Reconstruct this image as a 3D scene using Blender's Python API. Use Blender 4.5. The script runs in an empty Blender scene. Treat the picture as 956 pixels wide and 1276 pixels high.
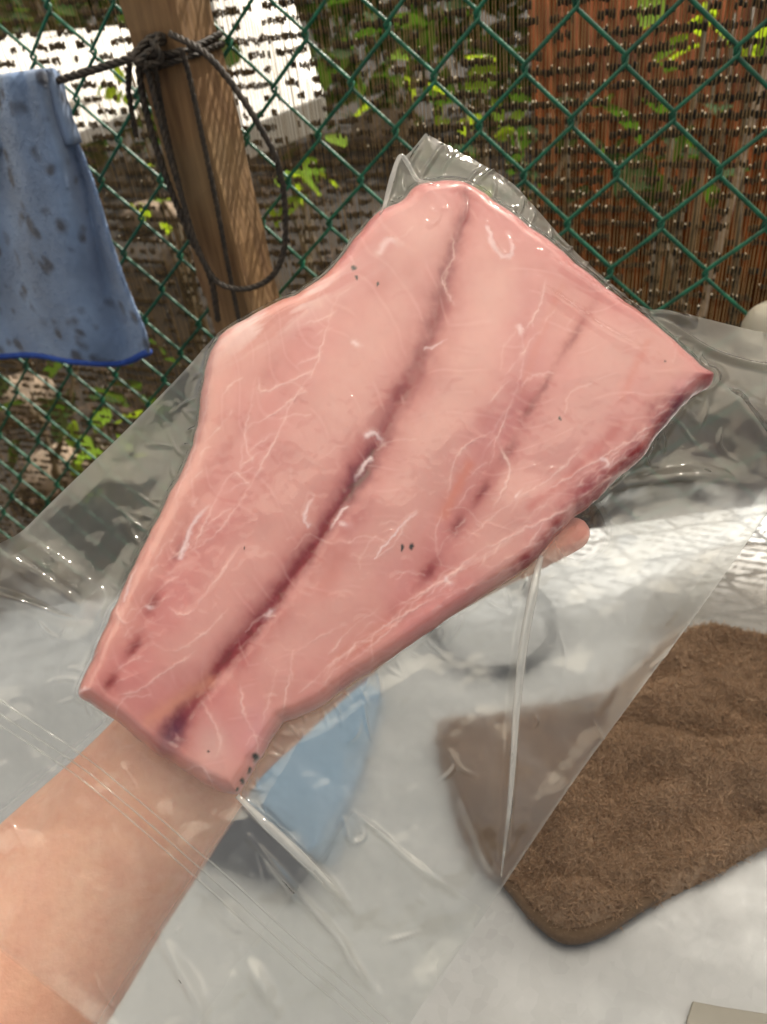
import bpy, bmesh, math, random
import numpy as np
from mathutils import Vector, Matrix

random.seed(7)
rng = np.random.default_rng(11)
S = bpy.context.scene
COL = S.collection
R_ = math.radians

# ------------------------------------------------------------------ camera, sky, sun, exposure
PITCH, ROLL = 0.622688, -0.141953
EYE = np.array([0.0, 0.0, 0.50])
FPX, CX, CY = 964.0, 478.0, 638.0
FWD = np.array([0, math.cos(PITCH), -math.sin(PITCH)])
_R0 = np.array([1.0, 0, 0]); _U0 = np.array([0, math.sin(PITCH), math.cos(PITCH)])
RGT = math.cos(ROLL) * _R0 + math.sin(ROLL) * _U0
UPV = -math.sin(ROLL) * _R0 + math.cos(ROLL) * _U0

cam_d = bpy.data.cameras.new('camera')
cam = bpy.data.objects.new('camera', cam_d); COL.objects.link(cam)
cam_d.sensor_fit = 'VERTICAL'; cam_d.sensor_height = 36.0; cam_d.lens = 36.0 * FPX / 1276.0
cam_d.clip_start = 0.01; cam_d.clip_end = 400.0
cam.matrix_world = Matrix(((RGT[0], UPV[0], -FWD[0], EYE[0]), (RGT[1], UPV[1], -FWD[1], EYE[1]),
                           (RGT[2], UPV[2], -FWD[2], EYE[2]), (0, 0, 0, 1)))
cam_d.dof.use_dof = True; cam_d.dof.focus_distance = 0.33; cam_d.dof.aperture_fstop = 13.5
S.camera = cam

SUN_EL, SUN_AZ = R_(50), R_(52)          # azimuth measured from +Y towards +X
SUNDIR = Vector((math.cos(SUN_EL) * math.sin(SUN_AZ), math.cos(SUN_EL) * math.cos(SUN_AZ), math.sin(SUN_EL)))
W = bpy.data.worlds.new('World'); S.world = W; W.use_nodes = True
nt = W.node_tree; nt.nodes.clear()
sky = nt.nodes.new('ShaderNodeTexSky'); sky.sky_type = 'NISHITA'; sky.sun_disc = False
sky.sun_elevation = SUN_EL; sky.sun_rotation = SUN_AZ
sky.air_density = 1.0; sky.dust_density = 6.0; sky.ozone_density = 0.6
bg = nt.nodes.new('ShaderNodeBackground'); bg.inputs['Strength'].default_value = 0.12
wo = nt.nodes.new('ShaderNodeOutputWorld')
hs = nt.nodes.new('ShaderNodeHueSaturation'); hs.inputs['Saturation'].default_value = 0.38      # thin white overcast haze
wm = nt.nodes.new('ShaderNodeMix'); wm.data_type = 'RGBA'; wm.blend_type = 'MULTIPLY'; wm.inputs[0].default_value = 1.0; wm.inputs[7].default_value = (1.06, 1.0, 0.90, 1)
nt.links.new(sky.outputs[0], hs.inputs['Color']); nt.links.new(hs.outputs[0], wm.inputs[6]); nt.links.new(wm.outputs[2], bg.inputs[0]); nt.links.new(bg.outputs[0], wo.inputs[0])
sun_d = bpy.data.lights.new('sun', 'SUN'); sun_d.energy = 5.0; sun_d.angle = R_(0.8); sun_d.color = (1.0, 0.93, 0.82)
sun = bpy.data.objects.new('sun', sun_d); COL.objects.link(sun)
sun.rotation_euler = SUNDIR.to_track_quat('Z', 'Y').to_euler(); sun.location = (2, 2, 5)
S.view_settings.view_transform = 'Standard'; S.view_settings.look = 'None'
S.view_settings.gamma = 1.0; S.view_settings.exposure = 0.66
S.cycles.transparent_max_bounces = 24; S.cycles.max_bounces = 12; S.cycles.transmission_bounces = 10
S.cycles.sample_clamp_indirect = 6.0

# ------------------------------------------------------------------ projection helpers (where a ray of the lens meets a real plane)
def ray(u, v): return FWD + (u - CX) / FPX * RGT - (v - CY) / FPX * UPV
def on_plane(u, v, p0, n):
    d = ray(u, v); return EYE + d * (np.dot(np.asarray(p0) - EYE, n) / np.dot(d, n))
def on_z(u, v, z): return on_plane(u, v, (0, 0, z), np.array([0, 0, 1.0]))
def on_y(u, v, y): return on_plane(u, v, (0, y, 0), np.array([0, 1.0, 0]))
def project(X):
    X = np.asarray(X) - EYE; d = X @ FWD
    return np.stack([CX + FPX * (X @ RGT) / d, CY - FPX * (X @ UPV) / d], -1)

# fence plane
PSI = 0.475812; FD = 0.833839
FT = np.array([math.cos(PSI), -math.sin(PSI), 0.0])       # along the fence, to the right
FN = np.array([math.sin(PSI), math.cos(PSI), 0.0])        # away from the camera
F0 = np.array([0, FD, EYE[2]])
def fence_pt(s, z, off=0.0): return F0 + FT * s + np.array([0, 0, 1.0]) * z + FN * off
def on_fence(u, v, off=0.0): return on_plane(u, v, F0 + FN * off, FN)

# bag plane
def unit(a): a = np.asarray(a, float); return a / np.linalg.norm(a)
TILT = R_(17)
BN = unit(-FWD * math.cos(TILT) + unit(0.55 * RGT + 0.85 * UPV) * math.sin(TILT))
BC = EYE + 0.325 * ray(500, 640)
BE1 = unit(RGT - BN * np.dot(RGT, BN)); BE2 = np.cross(BN, BE1)
def on_bag(u, v, h=0.0): return on_plane(u, v, BC, BN) + BN * h
def bag_pts(P, H):
    """arrays of photo pixels -> points on the bag plane raised by H along its normal"""
    P = np.asarray(P, float)
    D = FWD[None] + (P[:, :1] - CX) / FPX * RGT[None] - (P[:, 1:2] - CY) / FPX * UPV[None]
    t = np.dot(BC - EYE, BN) / (D @ BN)
    return EYE + D * t[:, None] + BN * np.asarray(H)[:, None]

# ------------------------------------------------------------------ small tools
def lin(c):
    return tuple((x / 255 / 12.92 if x / 255 <= 0.04045 else ((x / 255 + 0.055) / 1.055) ** 2.4) for x in c[:3])
def L4(c): return (*lin(c), 1.0)

def tag(o, label=None, cat=None, group=None, kind=None):
    if label: o['label'] = label
    if cat: o['category'] = cat
    if group: o['group'] = group
    if kind: o['kind'] = kind
    return o
def empty(name, loc, **k):
    o = bpy.data.objects.new(name, None); COL.objects.link(o); o.location = loc; o.empty_display_size = 0.05
    return tag(o, **k)
def mesh_obj(name, verts, faces, mat, parent=None, smooth=True, **k):
    me = bpy.data.meshes.new(name)
    verts = np.asarray(verts, np.float32)
    if isinstance(faces, np.ndarray):
        n, m = faces.shape
        me.vertices.add(len(verts)); me.vertices.foreach_set('co', verts.ravel())
        me.loops.add(n * m); me.loops.foreach_set('vertex_index', faces.astype(np.int32).ravel())
        me.polygons.add(n)
        me.polygons.foreach_set('loop_start', np.arange(0, n * m, m, dtype=np.int32))
        me.polygons.foreach_set('loop_total', np.full(n, m, np.int32))
        me.update(calc_edges=True); me.validate()
    else:
        me.from_pydata(verts.tolist(), [], faces)
    if smooth: me.polygons.foreach_set('use_smooth', np.ones(len(me.polygons), bool))
    if mat: me.materials.append(mat)
    o = bpy.data.objects.new(name, me); COL.objects.link(o)
    if parent:
        o.parent = parent
        me.transform(Matrix.Translation(-Vector(parent.location)))
    return tag(o, **k)
def set_attr(o, name, arr, kind='FLOAT'):
    a = o.data.attributes.new(name, kind, 'POINT')
    if kind == 'FLOAT': a.data.foreach_set('value', np.asarray(arr, np.float32))
    else:
        c = np.ones((len(arr), 4), np.float32); c[:, :3] = arr; a.data.foreach_set('color', c.ravel())

class MB:
    def __init__(s): s.v = []; s.f = []
    def add(s, vs, fs):
        b = len(s.v); s.v.extend([tuple(map(float, p)) for p in vs]); s.f.extend([tuple(i + b for i in f) for f in fs])
    def tube(s, pts, rad, n=8, cap=True):
        P = np.asarray(pts, float); m = len(P)
        rad = np.full(m, rad) if np.isscalar(rad) else np.asarray(rad)
        T = np.gradient(P, axis=0); T /= np.linalg.norm(T, axis=1)[:, None] + 1e-12
        nrm = np.cross(T[0], [0.31, 0.2, 0.93]); nrm /= np.linalg.norm(nrm)
        vs = []
        for i in range(m):
            nrm = nrm - T[i] * np.dot(nrm, T[i]); nrm /= np.linalg.norm(nrm) + 1e-12
            b = np.cross(T[i], nrm)
            for k in range(n):
                a = 2 * math.pi * k / n
                vs.append(P[i] + rad[i] * (math.cos(a) * nrm + math.sin(a) * b))
        fs = [(i * n + k, i * n + (k + 1) % n, (i + 1) * n + (k + 1) % n, (i + 1) * n + k) for i in range(m - 1) for k in range(n)]
        if cap: fs += [tuple(range(n))[::-1], tuple((m - 1) * n + k for k in range(n))]
        s.add(vs, fs)
    def box(s, c, ax, ay, az):
        c = np.asarray(c); vs = [c + i * np.asarray(ax) + j * np.asarray(ay) + k * np.asarray(az) for i in (-1, 1) for j in (-1, 1) for k in (-1, 1)]
        s.add(vs, [(0, 1, 3, 2), (4, 6, 7, 5), (0, 4, 5, 1), (2, 3, 7, 6), (0, 2, 6, 4), (1, 5, 7, 3)])
    def build(s, name, mat, parent=None, smooth=True, **k): return mesh_obj(name, s.v, s.f, mat, parent, smooth, **k)
def fix_normals(o):
    bm = bmesh.new(); bm.from_mesh(o.data); bmesh.ops.recalc_face_normals(bm, faces=bm.faces); bm.to_mesh(o.data); bm.free()

def crom(pts, n=8):
    P = np.asarray(pts, float); P = np.vstack([2 * P[0] - P[1], P, 2 * P[-1] - P[-2]]); out = []
    for i in range(1, len(P) - 2):
        for k in range(n):
            t = k / n; a, b, c, d = P[i - 1:i + 3]
            out.append(0.5 * (2 * b + (c - a) * t + (2 * a - 5 * b + 4 * c - d) * t * t + (3 * b - a - 3 * c + d) * t ** 3))
    out.append(P[-2]); return np.array(out)
def crom_closed(pts, n=6):
    P = list(map(tuple, pts)); return crom([P[-1]] + P + [P[0], P[1]], n)[n:-n]

def vnoise(x, y, seed=0):
    xi = np.floor(x).astype(np.int64); yi = np.floor(y).astype(np.int64); fx = x - xi; fy = y - yi
    fx = fx * fx * (3 - 2 * fx); fy = fy * fy * (3 - 2 * fy)
    def h(a, b):
        q = (a * 374761393 + b * 668265263 + seed * 974634777) & 0xffffffff
        q = ((q ^ (q >> 13)) * 1274126177) & 0xffffffff
        return ((q ^ (q >> 16)) & 0xffff) / 65535.0
    return (h(xi, yi) * (1 - fx) + h(xi + 1, yi) * fx) * (1 - fy) + (h(xi, yi + 1) * (1 - fx) + h(xi + 1, yi + 1) * fx) * fy
def fbm(x, y, seed=0, oct=4):
    s = 0; a = 0.5; t = 0
    for k in range(oct): s = s + a * vnoise(x * 2 ** k, y * 2 ** k, seed + k * 17); t += a; a *= 0.5
    return s / t
def poly_dist(P, poly, closed=False, wid=None):
    """distance from points to a polyline, with the interpolated width/parameter there"""
    A = np.asarray(poly, float); B = np.roll(A, -1, 0) if closed else A[1:]
    if not closed: A0 = A[:-1]
    else: A0 = A
    best = np.full(len(P), 1e18); par = np.zeros(len(P)); near = np.zeros_like(P)
    for i in range(len(A0)):
        a, b = A0[i], B[i]; ab = b - a
        t = np.clip(((P - a) @ ab) / (ab @ ab + 1e-12), 0, 1); q = a + t[:, None] * ab
        d = ((P - q) ** 2).sum(1); m = d < best
        best[m] = d[m]; par[m] = i + t[m]; near[m] = q[m]
    d = np.sqrt(best)
    return d, par, near
def inside(P, poly):
    x, y = P[:, 0], P[:, 1]; r = np.zeros(len(P), bool); n = len(poly)
    for i in range(n):
        x1, y1 = poly[i]; x2, y2 = poly[(i + 1) % n]
        if y1 == y2: continue
        r ^= ((y1 > y) != (y2 > y)) & (x < (x2 - x1) * (y - y1) / (y2 - y1) + x1)
    return r
def relief(outline, step, margin=0):
    """a grid clipped to an outline (rim vertices slid onto it): points, quads, signed distance"""
    O = np.asarray(outline, float); x0, y0 = O.min(0) - step * 2; x1, y1 = O.max(0) + step * 2
    X = np.arange(x0, x1, step); Y = np.arange(y0, y1, step)
    G = np.stack(np.meshgrid(X, Y), -1).reshape(-1, 2); nx, ny = len(X), len(Y)
    d, _, near = poly_dist(G, O, True); ins = inside(G, O); sd = np.where(ins, d, -d)
    I = np.arange(nx * ny).reshape(ny, nx)
    Q = np.stack([I[:-1, :-1], I[:-1, 1:], I[1:, 1:], I[1:, :-1]], -1).reshape(-1, 4)
    Q = Q[ins[Q].sum(1) >= 2]
    G = np.where(ins[:, None], G, near); sd = np.where(ins, sd, 0)
    used = np.unique(Q); remap = -np.ones(nx * ny, np.int64); remap[used] = np.arange(len(used))
    return G[used], remap[Q], sd[used]

# ------------------------------------------------------------------ materials
class NT:
    def __init__(s, name):
        s.m = bpy.data.materials.new(name); s.m.use_nodes = True; s.t = s.m.node_tree; s.t.nodes.clear()
        s.out = s.n('ShaderNodeOutputMaterial')
    def n(s, typ, **kw):
        nd = s.t.nodes.new(typ)
        for k, v in kw.items():
            if hasattr(nd, k) and k not in ('Scale',): setattr(nd, k, v)
        return nd
    def l(s, a, b): s.t.links.new(a, b)
    def surf(s, sock): s.l(sock, s.out.inputs['Surface']); return s.m
    def coords(s, kind='Object'): return s.n('ShaderNodeTexCoord').outputs[kind]
    def noise(s, scale, detail=4, rough=0.55, vec=None, stretch=None, dist=0.0):
        nd = s.n('ShaderNodeTexNoise'); nd.inputs['Scale'].default_value = scale; nd.inputs['Detail'].default_value = detail
        nd.inputs['Roughness'].default_value = rough; nd.inputs['Distortion'].default_value = dist
        v = vec or s.coords()
        if stretch:
            mp = s.n('ShaderNodeMapping'); mp.inputs['Scale'].default_value = stretch; s.l(v, mp.inputs['Vector']); v = mp.outputs[0]
        s.l(v, nd.inputs['Vector']); return nd.outputs['Fac']
    def ramp(s, fac, stops, interp='LINEAR'):
        nd = s.n('ShaderNodeValToRGB'); nd.color_ramp.interpolation = interp; e = nd.color_ramp.elements
        while len(e) < len(stops): e.new(0.5)
        for q, (p, c) in zip(e, stops): q.position = p; q.color = (c, c, c, 1) if np.isscalar(c) else (*c[:3], 1)
        s.l(fac, nd.inputs[0]); return nd.outputs[0]
    def math(s, op, a, b=None, c=None, clamp=False):
        nd = s.n('ShaderNodeMath', operation=op); nd.use_clamp = clamp
        for i, x in enumerate((a, b, c)):
            if x is None: continue
            if np.isscalar(x): nd.inputs[i].default_value = x
            else: s.l(x, nd.inputs[i])
        return nd.outputs[0]
    def mixc(s, fac, a, b, mode='MIX'):
        nd = s.n('ShaderNodeMix', data_type='RGBA', blend_type=mode)
        for i, x in ((0, fac), (6, a), (7, b)):
            if isinstance(x, (tuple, list)): nd.inputs[i].default_value = (*x[:3], 1)
            elif np.isscalar(x): nd.inputs[i].default_value = x
            else: s.l(x, nd.inputs[i])
        return nd.outputs[2]
    def bump(s, h, strength=0.3, dist=0.001, normal=None):
        nd = s.n('ShaderNodeBump'); nd.inputs['Strength'].default_value = strength; nd.inputs['Distance'].default_value = dist
        s.l(h, nd.inputs['Height'])
        if normal: s.l(normal, nd.inputs['Normal'])
        return nd.outputs[0]
    def principled(s, color, rough=0.5, normal=None, **kw):
        p = s.n('ShaderNodeBsdfPrincipled')
        def put(k, x):
            if isinstance(x, (tuple, list)): p.inputs[k].default_value = (*x[:3], 1) if len(p.inputs[k].default_value) == 4 else x
            elif np.isscalar(x): p.inputs[k].default_value = x
            else: s.l(x, p.inputs[k])
        put('Base Color', color); put('Roughness', rough)
        for k, x in kw.items(): put(k.replace('_', ' '), x)
        if normal: s.l(normal, p.inputs['Normal'])
        return p.outputs[0]
    def mixs(s, fac, a, b):
        nd = s.n('ShaderNodeMixShader')
        if np.isscalar(fac): nd.inputs[0].default_value = fac
        else: s.l(fac, nd.inputs[0])
        s.l(a, nd.inputs[1]); s.l(b, nd.inputs[2]); return nd.outputs[0]
    def attr(s, name, out='Fac'):
        nd = s.n('ShaderNodeAttribute'); nd.attribute_name = name; return nd.outputs[out]

def mat_simple(name, c1, c2, scale, rough=0.6, bump=0.3, bscale=None, stretch=None, dist=0.001, **kw):
    t = NT(name); f = t.noise(scale, 5, stretch=stretch); col = t.mixc(t.ramp(f, [(0.3, 0.0), (0.7, 1.0)]), lin(c1), lin(c2))
    nb = t.bump(t.noise(bscale or scale * 4, 5, stretch=stretch), bump, dist)
    return t.surf(t.principled(col, rough, nb, **kw))

def make_steel():
    t = NT('scuffed_sheet_metal')
    a = t.noise(7, 5); b = t.noise(120, 4, 0.6); c = t.noise(60, 3, stretch=(1, 30, 1))
    vo = t.n('ShaderNodeTexVoronoi'); vo.inputs['Scale'].default_value = 150.0; t.l(t.coords(), vo.inputs['Vector'])
    bw = t.n('ShaderNodeRGBToBW'); t.l(vo.outputs['Color'], bw.inputs[0])
    col = t.mixc(t.ramp(a, [(0.3, 0.0), (0.7, 1.0)]), (0.30, 0.315, 0.33), (0.40, 0.41, 0.42))
    col = t.mixc(t.math('MULTIPLY', bw.outputs[0], 0.3), col, (0.58, 0.59, 0.60))
    r = t.math('ADD', t.math('MULTIPLY', bw.outputs[0], 0.14), t.math('MULTIPLY_ADD', b, 0.16, 0.34))
    h = t.math('ADD', t.math('MULTIPLY', c, 0.15), t.math('ADD', t.math('MULTIPLY', bw.outputs[0], 0.25), t.math('MULTIPLY', t.noise(4, 2), 6.0)))
    return t.surf(t.principled(col, r, t.bump(h, 0.2, 0.0006), Metallic=0.55))

def make_film(name='clear_vacuum_film', haze=0.011):
    t = NT(name)
    cling = t.attr('cling')
    free = t.math('SUBTRACT', 1.0, cling)
    patch = t.math('MAXIMUM', t.ramp(t.noise(13, 3, 0.5, dist=0.6), [(0.55, 1.0), (0.575, 0.0)]), t.attr('even'))          # 1 hazy, 0 where the sheets touch wet
    fine = t.noise(900, 2)
    hz = t.math('MULTIPLY', t.math('MULTIPLY_ADD', patch, haze, haze * 0.6), t.math('MULTIPLY_ADD', free, 0.95, 0.05))
    hz = t.math('ADD', hz, t.math('MULTIPLY', t.attr('even'), 0.025))
    tr = t.n('ShaderNodeBsdfTransparent'); t.l(t.mixc(free, (0.985, 0.985, 0.98), (0.965, 0.97, 0.96)), tr.inputs[0])
    rf = t.n('ShaderNodeBsdfRefraction'); rf.inputs['IOR'].default_value = 1.09; rf.inputs['Roughness'].default_value = 0.42
    rf.inputs['Color'].default_value = (0.95, 0.955, 0.945, 1)
    base = t.mixs(t.math('MULTIPLY', free, t.math('MULTIPLY_ADD', patch, 0.02, 0.40)), tr.outputs[0], rf.outputs[0])
    df = t.n('ShaderNodeBsdfDiffuse'); df.inputs[0].default_value = (0.86, 0.86, 0.85, 1)
    tl = t.n('ShaderNodeBsdfTranslucent'); tl.inputs[0].default_value = (0.86, 0.86, 0.85, 1)
    base = t.mixs(hz, base, t.mixs(0.5, df.outputs[0], tl.outputs[0]))
    lw = t.n('ShaderNodeLayerWeight'); lw.inputs[0].default_value = 0.5
    fr = t.math('MULTIPLY', t.math('MULTIPLY_ADD', t.math('POWER', lw.outputs['Facing'], 4.5), 0.80, 0.05), t.math('MULTIPLY_ADD', free, 0.3, 0.7))
    gl = t.n('ShaderNodeBsdfGlossy'); gl.inputs['Roughness'].default_value = 0.055; gl.inputs[0].default_value = (1, 1, 1, 1)
    nb = t.bump(t.math('MULTIPLY', t.math('ADD', t.noise(55, 3), t.math('MULTIPLY', fine, 0.04)), t.math('MULTIPLY_ADD', free, 0.9, 0.1)), 0.22, 0.0015)
    t.l(nb, gl.inputs['Normal'])
    return t.surf(t.mixs(fr, base, gl.outputs[0]))

M = {}
M['steel'] = make_steel()
M['film'] = make_film()
M['soil'] = mat_simple('dry_soil', (32, 26, 19), (14, 12, 9), 5, 0.95, 0.6, 40, dist=0.02)
M['litter'] = mat_simple('leaf_litter', (66, 48, 32), (30, 22, 15), 60, 0.9)
M['stone'] = mat_simple('field_stone', (150, 132, 112), (104, 92, 80), 20, 0.9, 0.5, dist=0.01)
M['white_panel'] = mat_simple('white_panel_paint', (238, 234, 226), (222, 216, 206), 8, 0.6)
M['rust'] = mat_simple('rusted_iron', (92, 46, 16), (40, 22, 10), 9, 0.9, 0.5, dist=0.003, stretch=(1, 1, 0.25), Specular_IOR_Level=0.05)
M['leaf_lime'] = None
def make_leaf(name, c, tc):
    t = NT(name); f = t.noise(30, 3)
    col = t.mixc(f, tuple(x * 0.7 for x in lin(c)), lin(c))
    p = t.principled(col, 0.8, Specular_IOR_Level=0.15); tl = t.n('ShaderNodeBsdfTranslucent'); tl.inputs[0].default_value = L4(tc)
    return t.surf(t.mixs(0.45, p, tl.outputs[0]))
M['leaf_lime'] = make_leaf('lime_leaf', (104, 138, 30), (160, 186, 36))
M['leaf_dark'] = make_leaf('dark_leaf', (40, 66, 26), (62, 92, 22))
M['bark'] = mat_simple('plant_stem', (92, 76, 50), (60, 50, 34), 40)
M['pvc'] = None
def make_pvc():
    t = NT('green_coated_wire'); f = t.noise(70, 4)
    col = t.mixc(t.ramp(f, [(0.35, 0.0), (0.7, 1.0)]), lin((10, 74, 54)), lin((24, 108, 80)))
    return t.surf(t.principled(col, 0.33, t.bump(t.noise(260, 3), 0.3, 0.0006)))
M['pvc'] = make_pvc()
def make_thread():
    t = NT('beige_net_filament'); f = t.noise(26, 3)
    col = t.mixc(f, lin((112, 90, 62)), lin((174, 148, 108)))
    p = t.principled(col, 0.4); tl = t.n('ShaderNodeBsdfTranslucent'); t.l(col, tl.inputs[0])
    tp = t.n('ShaderNodeBsdfTransparent'); tp.inputs[0].default_value = (0.95, 0.9, 0.82, 1)
    return t.surf(t.mixs(0.25, t.mixs(0.35, p, tl.outputs[0]), tp.outputs[0]))
M['thread'] = make_thread()
M['tape'] = mat_simple('black_net_tape', (14, 12, 10), (24, 20, 16), 50, 0.3)
def make_wood():
    t = NT('weathered_post_wood'); g = t.noise(30, 5, 0.6, stretch=(5, 5, 0.35)); big = t.noise(9, 3)
    col = t.mixc(t.ramp(g, [(0.3, 0.0), (0.7, 1.0)]), lin((92, 64, 40)), lin((138, 106, 70)))
    col = t.mixc(t.ramp(big, [(0.4, 0.0), (0.7, 0.5)]), col, lin((126, 106, 76)))
    return t.surf(t.principled(col, 0.75, t.bump(g, 0.5, 0.002)))
M['wood'] = make_wood()
M['rope'] = mat_simple('black_rope_fibre', (20, 18, 17), (66, 55, 44), 160, 0.6, 0.6, 900, dist=0.0005)
M['cable'] = mat_simple('black_cable', (24, 26, 28), (34, 36, 38), 30, 0.5)
M['blue_plastic'] = mat_simple('blue_plastic', (108, 136, 162), (122, 148, 172), 20, 0.3, 0.1)
M['dark_plastic'] = mat_simple('dark_plastic', (34, 38, 46), (44, 48, 58), 25, 0.3, 0.1)

# ------------------------------------------------------------------ structure: ground, added sheet that softens the sun, table
GZ = -0.85
gx = np.linspace(-1, 1, 90); gx = np.sign(gx) * np.abs(gx) ** 2.2 * 60
GG = np.stack(np.meshgrid(gx, gx + 4), -1).reshape(-1, 2)
gzv = GZ + (fbm(GG[:, 0] * 0.9, GG[:, 1] * 0.9, 3) - 0.5) * 0.10
I = np.arange(90 * 90).reshape(90, 90)
Q = np.stack([I[:-1, :-1], I[:-1, 1:], I[1:, 1:], I[1:, :-1]], -1).reshape(-1, 4)
mesh_obj('ground', np.c_[GG, gzv], Q, M['soil'], kind='structure')

# translucent ribbed sheet added out of frame to turn the sun into soft light
t = NT('milky_diffuser_plastic'); tl_ = t.n('ShaderNodeBsdfTranslucent'); tl_.inputs[0].default_value = (0.86, 0.83, 0.76, 1); df_ = t.n('ShaderNodeBsdfDiffuse'); df_.inputs[0].default_value = (0.8, 0.78, 0.72, 1)
cl_ = t.n('ShaderNodeBsdfTransparent'); cl_.inputs[0].default_value = (1, 0.98, 0.94, 1)
M['added_diffuser'] = t.surf(t.mixs(0.13, t.mixs(0.8, df_.outputs[0], tl_.outputs[0]), cl_.outputs[0]))
nx = 110; xs = np.linspace(-1.7, 2.7, nx); ys = np.array([-0.35, 1.32])
rv = [(x, y, 1.62 + 0.012 * math.sin(x * 50) - 0.03 * y) for y in ys for x in xs]
mesh_obj('added_diffuser', rv, [(i, i + 1, nx + i + 1, nx + i) for i in range(nx - 1)], M['added_diffuser'], kind='structure')
tb = empty('work_table', (0, 0.1, GZ), label='pale scuffed sheet metal work table under the bag and the brown towel', cat='table')
b = MB(); b.box((0.05, 0.035, -0.018), (1.05, 0, 0), (0, 0.585, 0), (0, 0, 0.018))
top = b.build('tabletop', M['steel'], tb, False)
md = top.modifiers.new('bevel', 'BEVEL'); md.width = 0.006; md.segments = 3
for sx in (-0.93, 1.03):
    for sy in (-0.48, 0.55):
        b = MB(); b.box((sx, sy, GZ / 2 - 0.02), (0.02, 0, 0), (0, 0.02, 0), (0, 0, -GZ / 2 - 0.021)); b.build('leg', M['steel'], tb, False)

# ------------------------------------------------------------------ chain-link fence, one mesh per zigzag wire
fence = empty('chain_link_fence', tuple(fence_pt(0, -1.34)), label='green coated chain link fence with diamond mesh behind the bag', cat='fence')
SX = 0.085 / 2 * 0.974286; SZ = 0.085 / 2; S0, Z0 = 0.194644, -0.093492
def bend(s, z):
    return (0.006 * (vnoise(np.array([s * 4 + 9]), np.array([z * 4 + 3]), 5)[0] - 0.5), 0.010 * (vnoise(np.array([s * 3 + 5]), np.array([z * 3 + 7]), 8)[0] - 0.5))
for k in range(-34, 24):
    pts = []
    for j in range(-6, 19):
        odd = (k + j) % 2
        i = k + (1 if odd else 0)
        # node where this wire hooks round its neighbour
        s, z = S0 + i * SX, Z0 - j * SZ
        ds, dz = bend(s, z); ds *= 1.3; dz *= 1.3; s += ds; z += dz
        side = 1 if odd else -1
        pts += [fence_pt(s - side * 0.0030, z + 0.0062, 0.0018 * side), fence_pt(s + side * 0.0012, z + 0.0024, 0.0028 * side),
                fence_pt(s + side * 0.0012, z - 0.0024, -0.0012 * side), fence_pt(s - side * 0.0030, z - 0.0062, -0.0024 * side)]
    b = MB(); b.tube(pts, 0.0019, 6); b.build('wire', M['pvc'], fence)

b = MB(); b.tube([fence_pt(-1.6, 0.185, 0.012), fence_pt(0, 0.185, 0.012), fence_pt(1.15, 0.185, 0.012)], 0.016, 12); b.build('top_rail', M['pvc'], fence)
# ------------------------------------------------------------------ shade net behind the fence
NETOFF = 0.035
net = empty('shade_net', tuple(fence_pt(0, -1.34, NETOFF)), label='beige shade net with rows of black dashes behind the fence', cat='net')
V = []; Fc = []
per = 0.0031; s = -1.55
zs = np.linspace(-1.2, 0.40, 26)
while s < 1.15:
    w = 0.00048 * rng.uniform(0.75, 1.3); ph = rng.uniform(0, 6.28); am = 0.0006
    off = NETOFF + 0.006 * math.sin(s * 9) + rng.normal(0, 0.0006)
    bse = len(V)
    for z in zs:
        x = s + am * math.sin(z * 23 + ph) + 0.002 * math.sin(z * 5 + s * 3)
        p = fence_pt(x, z, off)
        V += [p - FT * w, p + FT * w, p + FN * w * 0.8]
    for i in range(len(zs) - 1):
        a = bse + 3 * i
        Fc += [(a, a + 1, a + 4, a + 3), (a + 1, a + 2, a + 5, a + 4), (a + 2, a, a + 3, a + 5)]
    s += per * rng.uniform(0.9, 1.1)
mesh_obj('filament', np.array(V), np.array(Fc), M['thread'], net, kind='stuff')
VL = []; DVL = []
OCT = np.array([(1, 0, 0), (-1, 0, 0), (0, 1, 0), (0, -1, 0), (0, 0, 1), (0, 0, -1)], float); OCF = np.array([(0, 2, 4), (2, 1, 4), (1, 3, 4), (3, 0, 4), (2, 0, 5), (1, 2, 5), (3, 1, 5), (0, 3, 5)])
def fence_arr(S_, Z_, O_): return F0 + S_[..., None] * FT + Z_[..., None] * np.array([0, 0, 1.0]) + O_[..., None] * FN
zrow = -1.19; r = 0
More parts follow.
